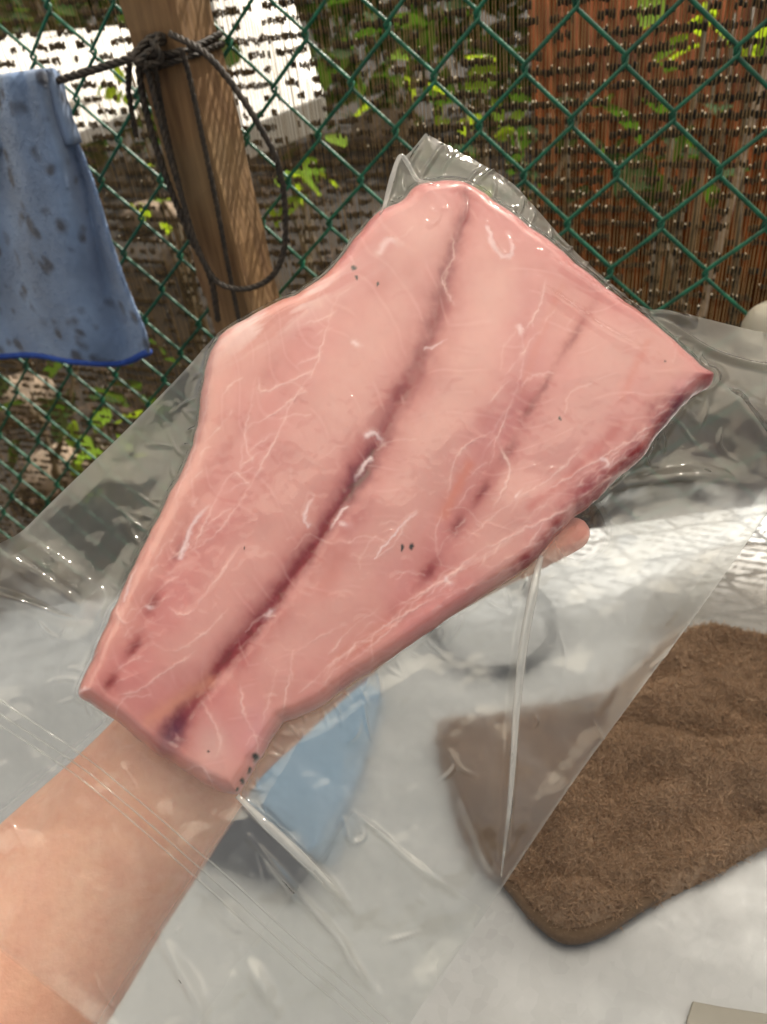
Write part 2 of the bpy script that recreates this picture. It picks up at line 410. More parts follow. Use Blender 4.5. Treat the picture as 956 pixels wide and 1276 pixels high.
while zrow < 0.39:
    sa = -1.55 + np.cumsum(per * rng.uniform(0.9, 1.1, 880)); sa = sa[sa < 1.15]; m0 = len(sa)
    dens = vnoise(sa * 5 + 50, np.full(m0, r * 0.21), 77) if zrow < 0.2 else np.full(m0, 0.4); cl_ = vnoise(sa * 115 + 50, np.full(m0, r * 7.31), 78)
    keep = cl_ + rng.normal(0, 0.07, m0) > 0.60 - 0.36 * dens - np.where(sa > 0.1, 0.10, 0.0)
    sa = sa[keep]; m0 = len(sa); w = rng.uniform(0.0013, 0.0018, m0); hg = rng.uniform(0.0022, 0.0042, m0)
    zc = zrow + rng.normal(0, 0.0008, m0) + 0.003 * np.sin(sa * 7); off = NETOFF + 0.006 * np.sin(sa * 9) + 0.0042
    rows = [fence_arr(sa + xx * w, zc + zz_ * hg * (1 if abs(xx) < 1 else 0.6), off - bul - b2)
            for xx, bul in ((-1, 0.0), (-0.5, 0.0010), (0.5, 0.0010), (1, 0.0)) for zz_, b2 in ((-1, 0.0), (0, 0.0012), (1, 0.0))]
    VL.append(np.stack(rows, 1).reshape(-1, 3))
    g = rng.random(m0) < np.where(sa > 0.05, 0.24, 0.04); sg = sa[g] + rng.uniform(-1, 1, g.sum()) * w[g]; rr = rng.uniform(0.0005, 0.0010, g.sum())
    DVL.append(np.stack([fence_arr(sg + o_[0] * rr * 0.8, zc[g] + hg[g] * 1.1 + o_[2] * rr * 1.4, off[g] - 0.004 + o_[1] * rr) for o_ in OCT], 1).reshape(-1, 3))
    zrow += 0.0132; r += 1
V = np.vstack(VL); DV = np.vstack(DVL)
Fc = (np.arange(len(V) // 12)[:, None, None] * 12 + np.array([(q * 3 + m_, q * 3 + m_ + 3, q * 3 + m_ + 4, q * 3 + m_ + 1) for q in range(3) for m_ in range(2)])[None]).reshape(-1, 4)
DF = (np.arange(len(DV) // 6)[:, None, None] * 6 + OCF[None]).reshape(-1, 3)
mesh_obj('black_dash', V, Fc, M['tape'], net, kind='stuff')
t = NT('wet_droplet'); p_ = t.principled((0.9, 0.86, 0.76), 0.15); tl_ = t.n('ShaderNodeBsdfTranslucent'); tl_.inputs[0].default_value = (0.95, 0.88, 0.74, 1)
M['droplet'] = t.surf(t.mixs(0.6, p_, tl_.outputs[0]))
mesh_obj('droplet', DV, DF, M['droplet'], net, kind='stuff')

# ------------------------------------------------------------------ beyond the net: panels, rusty sheet, plants, stones, hedge
def slab(name, corners, thick, mat, **k):
    C = [np.asarray(c, float) for c in corners]; c0 = sum(C) / 4
    n = unit(np.cross(C[1] - C[0], C[3] - C[0]))
    if n[2] < 0: n = -n
    b = MB(); b.add(C + [c - n * thick for c in C], [(0, 1, 2, 3), (7, 6, 5, 4), (0, 4, 5, 1), (1, 5, 6, 2), (2, 6, 7, 3), (3, 7, 4, 0)])
    e = mesh_obj(name, np.array(b.v), b.f, mat, None, False, **k); fix_normals(e)
    md = e.modifiers.new('bevel', 'BEVEL'); md.width = 0.008; md.segments = 2
    return e
def far(u, v, t): return EYE + ray(u, v) * t
M['tile'] = M['white_panel']
slab('white_board', [far(255, -40, 4.4), far(352, -40, 4.3), far(404, 118, 2.6), far(302, 160, 2.7)], 0.11, M['white_panel'],
     label='sunlit white board sloping behind the net right of the wooden post', cat='board')
slab('white_sheet', [far(-60, 50, 4.6), far(165, 30, 4.5), far(170, 112, 3.5), far(-60, 150, 3.6)], 0.06, M['white_panel'],
     label='sunlit white sheet behind the net left of the wooden post', cat='sheet')
slab('white_sheet', [far(60, 150, 3.5), far(175, 105, 3.5), far(160, 140, 3.0), far(95, 165, 3.0)], 0.05, M['white_panel'],
     label='small sunlit white scrap below the rope and beside the blue cloth', cat='sheet')
# rusty corrugated sheet standing on the ground at the right
def rusty(label):
    n = 220; v = []; f = []
    lo = (on_y(700, 400, 1.45), on_y(1500, 400, 1.15)); hi = (on_y(650, 60, 3.0), on_y(1400, 60, 2.4))
    lo = [np.array([p[0], p[1], GZ + 0.02]) for p in lo]; hi = [np.array([p[0], p[1], 0.75]) for p in hi]
    for k in range(n + 1):
        t = k / n
        for e in (lo, hi):
            p = e[0] + (e[1] - e[0]) * t + np.array([0, -0.5, 0.8]) * 0.007 * math.sin(t * 2 * math.pi * 40)
            for d in (0, 0.004): v.append((p[0], p[1] + d, p[2] - d))
    for k in range(n):
        q = 4 * k; f += [(q, q + 4, q + 6, q + 2), (q + 1, q + 3, q + 7, q + 5), (q, q + 1, q + 5, q + 4), (q + 2, q + 6, q + 7, q + 3)]
    o = mesh_obj('corrugated_sheet', v, f, M['rust'], None, True, label=label, cat='metal sheet'); fix_normals(o); return o
rusty('rusty brown corrugated iron sheet leaning behind the net at the right')
b = MB(); p0 = far(966, 40, 1.25); p1 = far(872, 400, 1.35)
b.tube([p0 + (p0 - p1) * 0.6, p0, p1, p1 + (p1 - p0) * 0.9], 0.007, 8)
b.build('pale_pole', M['stone'], label='thin pale pole leaning behind the net at the right edge', cat='pole')

# leaves
def leaf_mesh(name, mat):
    v = []; f = []
    n = 6
    for i in range(n + 1):
        t = i / n; w = 0.34 * math.sin(math.pi * min(1, t * 0.95 + 0.04)) ** 0.8
        for sx in (-1, 0, 1): v.append((sx * w, t, -0.22 * t * t + 0.10 * abs(sx)))
    for i in range(n):
        for q in range(2): a = i * 3 + q; f.append((a, a + 1, a + 4, a + 3))
    me = bpy.data.meshes.new(name); me.from_pydata(v, [], f); me.materials.append(mat)
    me.polygons.foreach_set('use_smooth', np.ones(len(f), bool)); return me
LM = {'lime': leaf_mesh('leaf', M['leaf_lime']), 'dark': leaf_mesh('leaf', M['leaf_dark'])}
def plant(u, v, dist, kind, n, size, spread, label):
    c = far(u, v, dist); base = Vector((c[0], c[1], GZ))
    root = empty('leafy_plant', base, label=label, cat='plant', group='plants growing beyond the net')
    b = MB(); hub = Vector(c) - base
    for q in range(4):
        a = rng.uniform(0, 6.28)
        b.tube([np.array((0.03 * math.cos(a), 0.03 * math.sin(a), 0)), np.array(hub) * 0.5 + 0.05 * rng.normal(size=3), np.array(hub) + spread * 0.6 * rng.normal(size=3) * 0.5], [0.014, 0.009, 0.004], 6)
    b.v = [tuple(np.array(x) + np.array(base)) for x in b.v]
    b.build('stem', M['bark'], root)
    for q in range(n):
        o = bpy.data.objects.new('leaf', LM[kind]); COL.objects.link(o); o.parent = root
        d = rng.normal(size=3) * np.array([1, 0.7, 0.75]) * spread * 0.55
        o.location = hub + Vector(d); sc = size * rng.uniform(0.45, 1.0); o.scale = (sc, sc, sc)
        o.rotation_euler = (rng.normal(-0.3, 0.5), rng.normal(0, 0.5), rng.uniform(0, 6.28))
plant(480, 20, 3.2, 'dark', 26, 0.18, 0.45, 'dark green bushy plant above the bag and right of the white board')
plant(585, 105, 2.5, 'lime', 13, 0.14, 0.22, 'lime green plant directly above the top corner of the bag')
plant(385, 215, 2.2, 'lime', 12, 0.10, 0.14, 'low lime green plant just below the white board')
plant(815, 190, 1.45, 'dark', 22, 0.10, 0.13, 'dark green plant in front of the rusty sheet')
plant(915, 15, 1.5, 'lime', 14, 0.10, 0.15, 'bright green plant at the top right corner by the rusty sheet')
plant(215, 255, 2.2, 'lime', 14, 0.09, 0.16, 'small green plant between the blue cloth and the wooden post')
plant(125, 545, 1.65, 'lime', 12, 0.08, 0.08, 'small lime green sprig low below the blue cloth')
plant(60, 480, 1.8, 'dark', 34, 0.12, 0.30, 'dark green plant below the hem of the blue cloth')
plant(160, 95, 3.0, 'lime', 12, 0.10, 0.18, 'thin green plant in front of the white sheet beside the rope')
plant(690, 150, 1.9, 'dark', 16, 0.10, 0.20, 'dark green plant at the left end of the rusty sheet')
plant(40, 20, 4.8, 'dark', 40, 0.22, 0.60, 'dark bush at the top left corner behind the white sheet')
def stone(u, v, dist, r, label):
    bm = bmesh.new(); bmesh.ops.create_icosphere(bm, subdivisions=3, radius=1.0)
    c = far(u, v, dist); sd = rng.uniform(0, 50)
    for vv in bm.verts:
        k = 1 + 0.5 * (fbm(np.array([vv.co.x * 1.6 + sd]), np.array([vv.co.y * 1.6 + vv.co.z * 1.3]), 2)[0] - 0.5)
        vv.co = Vector((vv.co.x * r * k * 1.3, vv.co.y * r * k, vv.co.z * r * k * 0.7))
    me = bpy.data.meshes.new('stone'); bm.to_mesh(me); bm.free(); me.materials.append(M['stone'])
    me.polygons.foreach_set('use_smooth', np.ones(len(me.polygons), bool))
    o = bpy.data.objects.new('stone', me); COL.objects.link(o)
    o.location = (c[0], c[1], GZ + r * 0.45)
    return tag(o, label, 'stone', 'stones on the ground beyond the net')
def ground_dist(u, v): d = ray(u, v); return (GZ - EYE[2]) / d[2]
for (u, v, r, lb) in [(195, 285, 0.16, 'pale stone on the ground left of the wooden post'), (30, 510, 0.13, 'pale stone on the ground below the blue cloth'),
                      (90, 600, 0.12, 'pale stone low beside the left film edge'), (480, 175, 0.22, 'grey stone left of the top corner of the bag'),
                      (235, 330, 0.12, 'brown stone close behind the wooden post')]:
    stone(u, v, ground_dist(u, v), r, lb)
# leaf litter on the ground
V = []; Fc = []
for q in range(5200):
    y = 0.9 + 7 * rng.random() ** 1.5; x = rng.uniform(-1, 1) * (0.6 + y * 0.75)
    a = rng.uniform(0, 6.28); l = rng.uniform(0.02, 0.055); w = l * 0.35; z = GZ + 0.04 + rng.uniform(0, 0.02)
    ca, sa = math.cos(a), math.sin(a); bse = len(V)
    V += [(x - ca * l, y - sa * l, z), (x + sa * w, y - ca * w, z + rng.uniform(0, .02)), (x + ca * l, y + sa * l, z + rng.uniform(0, .02)), (x - sa * w, y + ca * w, z)]
    Fc.append((bse, bse + 1, bse + 2, bse + 3))
mesh_obj('leaf_litter', np.array(V), np.array(Fc), M['litter'], None, False, kind='stuff')
# far hedge
V = []; Fc = []
for q in range(9000):
    x = rng.uniform(-9, 8); z = GZ + 2.6 * rng.random() ** 0.8; y = 8.0 - 0.25 * x + rng.normal(0, 0.35)
    d = unit(rng.normal(size=3)); e = unit(np.cross(d, rng.normal(size=3))); l = rng.uniform(0.08, 0.17); c = np.array([x, y, z]); bse = len(V)
    V += [c - d * l, c - e * l * 0.5, c + d * l, c + e * l * 0.5]; Fc.append((bse, bse + 1, bse + 2, bse + 3))
mesh_obj('hedge', np.array(V), np.array(Fc), M['leaf_dark'], None, False, kind='stuff', label='dark leafy hedge far beyond the net', cat='hedge')

# ------------------------------------------------------------------ wooden post
POFF = -0.045
pb = on_fence(318, 430, POFF); pt = on_fence(207, 0, POFF); ax = unit(pt - pb)
c0 = pb - ax * 1.2; c1 = pt + ax * 0.4
rot = R_(3); d1 = unit(FT * math.cos(rot) - FN * math.sin(rot)); d1 = unit(d1 - ax * np.dot(d1, ax)); d2 = np.cross(ax, d1)
v = []; f = []
nseg = 60; hw = 0.0295
ring = []
for sx, sy in ((1, 1), (-1, 1), (-1, -1), (1, -1)):
    for ch in (0.93, 1.0):
        pass
prof = [(1, .9), (.9, 1), (-.9, 1), (-1, .9), (-1, -.9), (-.9, -1), (.9, -1), (1, -.9)]
for i in range(nseg + 1):
    c = c0 + (c1 - c0) * i / nseg
    for a, bb in prof:
        j = 1 + 0.03 * rng.normal()
        v.append(c + (d1 * a + d2 * bb) * hw * j)
n = 8
f = [(i * n + k, i * n + (k + 1) % n, (i + 1) * n + (k + 1) % n, (i + 1) * n + k) for i in range(nseg) for k in range(n)] + [tuple(range(n))[::-1], tuple(nseg * n + k for k in range(n))]
post = mesh_obj('wooden_post', v, f, M['wood'], None, False, label='square weathered wooden post in front of the fence with rope round it', cat='post')
fix_normals(post)

# ------------------------------------------------------------------ black rope
def twisted(pts, r, n=6, pitch=None):
    P = crom(pts, 14); b = MB()
    T = np.gradient(P, axis=0); seg = np.linalg.norm(T, axis=1); T /= seg[:, None]; L = np.cumsum(seg)
    # resample finely enough for the lay of the strands
    pitch = pitch or r * 7
    m = max(12, int(L[-1] / (pitch / 7))); li = np.linspace(L[0], L[-1], m)
    P = np.stack([np.interp(li, L, P[:, k]) for k in range(3)], 1); T = np.gradient(P, axis=0); T /= np.linalg.norm(T, axis=1)[:, None]
    nrm = unit(np.cross(T[0], [0.3, 0.5, 0.81])); fr = []
    for t in T:
        nrm = unit(nrm - t * np.dot(nrm, t)); fr.append((nrm, np.cross(t, nrm)))
    for k in range(3):
        a = 2 * math.pi * (li / pitch + k / 3)
        S_ = np.array([P[i] + 0.52 * r * (math.cos(a[i]) * fr[i][0] + math.sin(a[i]) * fr[i][1]) for i in range(m)])
        b.tube(S_, r * 0.56, n)
    return b
ropeT = empty('black_rope', tuple(on_fence(195, 60, -0.09)), label='black twisted rope knotted round the wooden post with hanging loops', cat='rope')
RP = lambda u, v, o: on_fence(u, v, o)
def rope_part(name, pts, r): twisted([RP(*p) for p in pts], r).build(name, M['rope'], ropeT)
rope_part('line', [(-120, 148, -0.10), (20, 115, -0.10), (80, 98, -0.10), (165, 72, -0.095), (190, 62, -0.09)], 0.0036)
# wraps round the post
for i, vv in enumerate((46, 58)):
    cpos = pt + (pb - pt) * (vv / 430); pts = []
    for k in range(19):
        a = 2 * math.pi * k / 18 + 0.5; c_, s_ = math.cos(a), math.sin(a)
        m_ = 1 / max(abs(c_), abs(s_)) ** 0.8
        pts.append(cpos + (d1 * c_ + d2 * s_) * (hw * m_ + 0.004) + ax * (0.004 * math.sin(a + i)))
    twisted(pts, 0.0032).build('wrap', M['rope'], ropeT)
# the knot: a few tight turns in front
kc = on_fence(190, 62, -0.088); pts = []
for k in range(22):
    a = k * 0.9; pts.append(kc + RGT * 0.010 * math.sin(a) + UPV * 0.013 * math.cos(a * 0.83 + 0.4) - FN * (0.006 * math.sin(a * 1.7) + 0.004))
twisted(pts, 0.0034).build('knot', M['rope'], ropeT)
rope_part('loop', [(212, 42, -0.09), (250, 62, -0.10), (282, 95, -0.10), (318, 148, -0.098), (345, 200, -0.095), (355, 255, -0.092), (354, 310, -0.092), (338, 345, -0.095), (305, 360, -0.098), (270, 350, -0.098), (245, 305, -0.095), (225, 240, -0.092), (205, 170, -0.092), (190, 110, -0.092), (182, 75, -0.09)], 0.0030)
rope_part('loop', [(172, 78, -0.09), (180, 130, -0.088), (205, 215, -0.088), (235, 290, -0.09), (262, 345, -0.092), (272, 400, -0.09)], 0.0034)
rope_part('strand', [(226, 60, -0.086), (237, 100, -0.083), (252, 170, -0.083), (268, 245, -0.083), (284, 330, -0.083), (298, 400, -0.083)], 0.0026)
rope_part('strand', [(192, 75, -0.090), (199, 120, -0.083), (211, 180, -0.083), (226, 240, -0.083), (243, 310, -0.083)], 0.0026)
rope_part('strand', [(162, 78, -0.09), (160, 110, -0.085), (166, 150, -0.08), (170, 170, -0.078)], 0.0028)

# ------------------------------------------------------------------ blue cloth over the rope
def make_towel_blue():
    t = NT('blue_microfibre'); big = t.noise(14, 3); fz = t.noise(700, 3, 0.7)
    col = t.mixc(t.ramp(big, [(0.3, 0.0), (0.75, 1.0)]), lin((90, 118, 160)), lin((128, 152, 188)))
    col = t.mixc(t.math('MULTIPLY', fz, 0.3), col, lin((172, 190, 214))); col = t.mixc(t.ramp(t.noise(9, 4), [(0.45, 0.0), (0.7, 0.45)]), col, lin((92, 98, 112)))
    vo = t.n('ShaderNodeTexVoronoi'); vo.inputs['Scale'].default_value = 44.0; vo.inputs['Randomness'].default_value = 1.0
    wv = t.n('ShaderNodeMix', data_type='VECTOR')
    nz = t.n('ShaderNodeTexNoise'); nz.inputs['Scale'].default_value = 60; t.l(t.coords(), nz.inputs['Vector'])
    wv.inputs[0].default_value = 0.008; t.l(t.coords(), wv.inputs[4]); t.l(nz.outputs['Color'], wv.inputs[5]); t.l(wv.outputs[1], vo.inputs['Vector'])
    rsz = t.math('MULTIPLY_ADD', t.noise(24, 2), 2.0, -0.68)
    spot = t.math('SMOOTH_MIN', t.math('MULTIPLY', t.math('SUBTRACT', rsz, vo.outputs['Distance']), 3.2, clamp=True), 1.0, 0.1)
    col = t.mixc(t.math('MULTIPLY', spot, 0.8, clamp=True), col, lin((52, 46, 48)))
    return t.surf(t.principled(col, 0.95, t.bump(fz, 0.6, 0.0015), Sheen_Weight=0.3))
M['blue_cloth'] = make_towel_blue()
M['blue_hem'] = mat_simple('blue_hem', (30, 62, 142), (42, 78, 160), 120, 0.85, 0.4, 900)
cl = empty('blue_cloth', tuple(on_fence(60, 100, -0.10)), label='blue cloth with dark mildew spots hanging from the rope at the left', cat='cloth')
def cloth_grid(nu, nv):
    tl = crom([(-130, 130), (-40, 112), (20, 102), (64, 97)], 20)
    br = crom([(-130, 440), (-40, 446), (40, 442), (90, 450), (150, 452), (186, 438)], 20)
    rt = crom([(64, 97), (78, 140), (101, 188), (120, 240), (138, 300), (158, 358), (180, 412), (186, 438)], 12)
    lf = crom([(-130, 130), (-132, 240), (-130, 340), (-130, 440)], 12)
    def samp(c, t):
        x = np.linspace(0, 1, len(c)); return np.stack([np.interp(t, x, c[:, 0]), np.interp(t, x, c[:, 1])], -1)
    U, Vv = np.meshgrid(np.linspace(0, 1, nu), np.linspace(0, 1, nv)); u = U.ravel(); w = Vv.ravel()
    A = samp(tl, u) * (1 - w)[:, None] + samp(br, u) * w[:, None]; B = samp(lf, w) * (1 - u)[:, None] + samp(rt, w) * u[:, None]
    c = [tl[0], tl[-1], br[0], br[-1]]
    Cc = ((1 - u) * (1 - w))[:, None] * c[0] + (u * (1 - w))[:, None] * c[1] + ((1 - u) * w)[:, None] * c[2] + (u * w)[:, None] * c[3]
    return A + B - Cc, u, w
nu, nv = 110, 150
Pq, uu, ww = cloth_grid(nu, nv)
vs = []
for (a, bq), u_, w_ in zip(Pq, uu, ww):
    o = -0.116 - 0.022 * math.sin(u_ * 11 + w_ * 1.5) * min(1, w_ * 2.0 + 0.25) * (1 - 0.4 * w_) - 0.006 * math.sin(u_ * 23 + w_ * 5) * (1 - 0.6 * w_)
    vs.append(on_fence(a, bq, o))
vs = np.array(vs)
# the flap that goes over the rope and down behind it
back = []
for q in range(14):
    t = q / 13; ang = min(1, t * 2.4) * math.pi
    row = vs[:nu] + np.array([0, 0, 1.0]) * (0.006 * math.sin(ang) - max(0, t - 0.42) * 0.10) + FN * (0.006 * (1 - math.cos(ang)))
    back.append(row)
allv = np.vstack([np.vstack(back[::-1][:-1]), vs]); nvv = nv + 13
I = np.arange(nu * nvv).reshape(nvv, nu); Q = np.stack([I[:-1, :-1], I[:-1, 1:], I[1:, 1:], I[1:, :-1]], -1).reshape(-1, 4)
allv = allv + (rng.normal(size=allv.shape) * 0.00025)
o = mesh_obj('cloth_sheet', allv, Q, M['blue_cloth'], cl)
md = o.modifiers.new('thick', 'SOLIDIFY'); md.thickness = 0.0035; md.offset = 0
Nb = 16000; k_ = rng.integers(0, len(vs) - nu - 1, Nb); bs_ = vs[k_] + (vs[k_ + 1] - vs[k_]) * rng.random((Nb, 1)) + (vs[k_ + nu] - vs[k_]) * rng.random((Nb, 1))
ok_ = (k_ % nu) < nu - 1; bs_ = bs_[ok_]; Nb = len(bs_)
edge_ = vs[np.arange(nu - 1, len(vs), nu)]; ee = np.repeat(edge_, 14, 0) + rng.normal(size=(len(edge_) * 14, 3)) * 0.0008; bs_ = np.vstack([bs_, ee]); Nb = len(bs_)
dr = rng.normal(size=(Nb, 3)) * 0.8 - FN; dr[-len(ee):] += FT * 1.6; dr /= np.linalg.norm(dr, axis=1)[:, None]; sd2 = np.cross(dr, rng.normal(size=(Nb, 3))); sd2 /= np.linalg.norm(sd2, axis=1)[:, None]
l2 = rng.uniform(0.0015, 0.0038, Nb)[:, None]; st_ = bs_ - FN * 0.0018
V = np.stack([st_ - sd2 * 0.0003, st_ + sd2 * 0.0003, st_ + dr * l2], 1).reshape(-1, 3)
mesh_obj('pile', V, np.arange(Nb * 3).reshape(-1, 3), M['blue_cloth'], cl, False, kind='stuff')
hb = MB(); hem = vs[-nu:]; hb.tube(hem, 0.0042, 8); hb.build('hem', M['blue_hem'], cl)

# ------------------------------------------------------------------ things lying on the table
def slab_poly(name, px, z0, z1, mat, bev=0.003, parent=None, **k):
    P = [on_z(u, v, z1) for u, v in px]; n = len(P)
    v = [tuple(p) for p in P] + [(p[0], p[1], z0) for p in P]
    f = [tuple(range(n)), tuple(range(2 * n - 1, n - 1, -1))] + [(i, n + i, n + (i + 1) % n, (i + 1) % n) for i in range(n)]
    o = mesh_obj(name, v, f, mat, parent, False, **k); fix_normals(o)
    md = o.modifiers.new('bevel', 'BEVEL'); md.width = bev; md.segments = 3
    return o
slab_poly('blue_board', [(300, 905), (430, 830), (476, 860), (448, 960), (398, 1075), (325, 1000)], 0.001, 0.012, M['blue_plastic'],
          label='blue board lying on the table seen through the bag beside the wrist', cat='board')
slab_poly('dark_pad', [(292, 1000), (318, 1004), (384, 1076), (380, 1092), (362, 1100), (250, 1062), (225, 1045)], 0.001, 0.014, M['dark_plastic'],
          label='dark flat pad lying on the table seen through the bag next to the forearm', cat='pad')
pts = []
cc = on_z(612, 775, 0.004)
for k in range(41):
    a = 2 * math.pi * k / 40; px = (614 + 76 * math.cos(a), 778 + 58 * math.sin(a)); pts.append(on_z(px[0], px[1], 0.005))
b = MB(); b.tube(pts, 0.0042, 8, cap=False); b.build('cable_loop', M['cable'], label='black cable loop lying on the table seen through the bag', cat='cable')

# brown towel
def make_brown(name, a, c, e):
    t = NT(name); big = t.noise(11, 4); fz = t.noise(330, 3, 0.7)
    col = t.mixc(t.ramp(big, [(0.3, 0.0), (0.7, 1.0)]), lin(a), lin(c)); col = t.mixc(t.ramp(fz, [(0.4, 0.0), (0.8, 0.7)]), col, lin(e))
    tl = t.n('ShaderNodeBsdfTranslucent'); t.l(col, tl.inputs[0])
    return t.surf(t.mixs(0.3, t.principled(col, 0.95, t.bump(fz, 0.5, 0.002), Sheen_Weight=0.2, Specular_IOR_Level=0.1), tl.outputs[0]))
M['towel'] = make_brown('brown_terry', (166, 138, 112), (186, 158, 132), (202, 176, 150))
M['towel_hem'] = make_brown('brown_hem', (116, 96, 78), (128, 108, 88), (140, 118, 98))
TO = [(545, 905), (600, 893), (680, 880), (735, 872), (775, 850), (815, 812), (850, 788), (890, 779), (940, 790), (1010, 812), (1100, 850),
      (1140, 960), (1060, 1005), (1000, 1030), (956, 1047), (900, 1078), (840, 1108), (795, 1130), (760, 1150), (705, 1164), (668, 1140), (640, 1108), (606, 1082), (578, 1040), (562, 980)]
TOs = crom_closed(TO, 5)
Tw = np.array([on_z(u, v, 0.010)[:2] for u, v in TOs])
G, Qt, sd = relief(Tw, 0.0030)
nzv = fbm(G[:, 0] * 22, G[:, 1] * 22, 4)
th = 0.016 * np.sqrt(np.clip(1 - (1 - np.minimum(sd / 0.012, 1)) ** 2, 0, 1)) + 0.001
for line, A_, w_ in (([(700, 930), (780, 905), (860, 925), (960, 930)], -0.012, 0.010), ([(770, 880), (800, 860), (870, 835)], -0.009, 0.009),
                     ([(640, 1100), (690, 1100), (760, 1112), (800, 1118)], -0.009, 0.008), ([(690, 1020), (760, 960), (860, 960)], 0.010, 0.014),
                     ([(820, 1020), (900, 985), (990, 990)], 0.010, 0.015), ([(740, 1080), (820, 1040), (940, 1020)], -0.006, 0.009), ([(900, 800), (880, 860), (940, 900)], -0.008, 0.010)):
    Lw = np.array([on_z(u, v, 0.01)[:2] for u, v in crom(line, 6)]); d, _, _ = poly_dist(G, Lw); th = th + A_ * np.exp(-(d / w_) ** 2) * np.minimum(sd / 0.01, 1)
th = th + (nzv - 0.35) * 0.030 * np.minimum(sd / 0.02, 1)
th = np.maximum(th, 0.001)
tw = empty('brown_towel', (float(Tw[:, 0].mean()), float(Tw[:, 1].mean()), 0.0), label='fluffy brown towel lying on the metal table at the right', cat='towel')
nb_ = len(G)
mesh_obj('towel_sheet', np.vstack([np.c_[G, th], np.c_[G, np.full(nb_, 0.0008)]]), np.vstack([Qt, Qt[:, ::-1] + nb_]), M['towel'], tw)
# pile: short curled fibres
Nf = 120000
qi = rng.integers(0, len(Qt), Nf); w4 = rng.dirichlet(np.ones(4), Nf)
P3 = np.c_[G, th]; base = (P3[Qt[qi]] * w4[:, :, None]).sum(1); sdf = (sd[Qt[qi]] * w4).sum(1)
lean = np.stack([np.cos(fbm(base[:, 0] * 110, base[:, 1] * 110, 9) * 16), np.sin(fbm(base[:, 0] * 110, base[:, 1] * 110, 9) * 16), np.zeros(Nf)], 1) * 0.8 + rng.normal(size=(Nf, 3)) * 0.35
lean[:, 2] = 0.75; lean /= np.linalg.norm(lean, axis=1)[:, None]
ln = rng.uniform(0.0018, 0.0038, Nf); sidev = np.cross(lean, rng.normal(size=(Nf, 3))); sidev /= np.linalg.norm(sidev, axis=1)[:, None]
wd = 0.00028
curl = rng.normal(size=(Nf, 3)) * 0.0018
p0 = base - lean * 0.0006; p1 = base + lean * (ln * 0.55)[:, None]; p2 = base + lean * (ln * 0.8)[:, None] + curl
V = np.stack([p0 - sidev * wd, p0 + sidev * wd, p1 + sidev * wd, p1 - sidev * wd, p2 + sidev * wd * 0.5, p2 - sidev * wd * 0.5], 1).reshape(-1, 3)
bi = np.arange(Nf)[:, None] * 6
Fq = np.concatenate([bi + np.array([0, 1, 2, 3]), bi + np.array([3, 2, 4, 5])], 0)
mesh_obj('pile', V, Fq, M['towel'], tw, True, kind='stuff')
hp = crom([(622, 1094), (640, 1110), (668, 1142), (704, 1167), (745, 1160), (790, 1134), (830, 1112)], 8)
b = MB(); pts = [on_z(u, v, 0.006) for u, v in hp]; v = []; f = []
for i, p in enumerate(pts):
    t = unit((pts[min(i + 1, len(pts) - 1)] - pts[max(i - 1, 0)])); nn = np.array([-t[1], t[0], 0]); k_ = math.sin(math.pi * i / (len(pts) - 1)) ** 0.5
    for dx, dz in ((-.001, -.0045), (-.0035, 0.0), (-.002, .005), (0.003, .006), (0.005, .004), (0.005, -.003)):
        v.append(p + nn * dx * (0.3 + k_) + np.array([0, 0, dz * (0.35 + 0.65 * k_)]))
for i in range(len(pts) - 1):
    for k in range(6): f.append((i * 6 + k, i * 6 + (k + 1) % 6, (i + 1) * 6 + (k + 1) % 6, (i + 1) * 6 + k))
f += [tuple(range(6))[::-1], tuple((len(pts) - 1) * 6 + k for k in range(6))]
hm = mesh_obj('hem', v, f, M['towel_hem'], tw); fix_normals(hm)

# crumpled clear plastic behind the towel, and a lump of clear plastic against the fence, and a grey sheet near the lens
def make_crumple_mat(name, c, trn):
    t = NT(name); p = t.principled(lin(c), 0.35); tr = t.n('ShaderNodeBsdfTransparent'); tr.inputs[0].default_value = (0.95, 0.94, 0.92, 1)
    return t.surf(t.mixs(trn, p, tr.outputs[0]))
M['crumple'] = make_crumple_mat('crumpled_clear_plastic', (126, 112, 94), 0.72)
def crumple(name, px, z, amp, scale, seed, step=0.003, **k):
    P2 = np.array([on_z(u, v, z)[:2] for u, v in crom_closed(px, 4)]); G, Qq, sd = relief(P2, step)
    a = fbm(G[:, 0] * scale, G[:, 1] * scale * 0.6, seed, 3); rid = 1 - np.abs(2 * a - 1) * 2.2
    h = z + amp * np.clip(rid, 0, 1) * np.minimum(1, sd / 0.02) + 0.3 * amp * fbm(G[:, 0] * scale * 2, G[:, 1] * scale * 2, seed + 3)
    return mesh_obj(name, np.c_[G, h], Qq, M['crumple'], None, True, **k)
crumple('crumpled_plastic', [(800, 775), (830, 720), (880, 690), (950, 690), (1020, 720), (1060, 800), (1000, 830), (930, 800), (880, 790), (830, 800)], 0.004, 0.030, 10, 6,
        label='crumpled clear plastic lying on the table behind the brown towel', cat='plastic wrap')
M['grey_sheet'] = mat_simple('grey_plastic', (140, 136, 124), (150, 146, 136), 12, 0.45, 0.15)
slab_poly('grey_sheet', [(863, 1247), (900, 1254), (990, 1268), (1060, 1276), (1010, 1400), (820, 1390)], 0.0008, 0.0035, M['grey_sheet'], 0.0008,
          label='corner of a flat grey sheet on the table at the bottom right', cat='sheet')
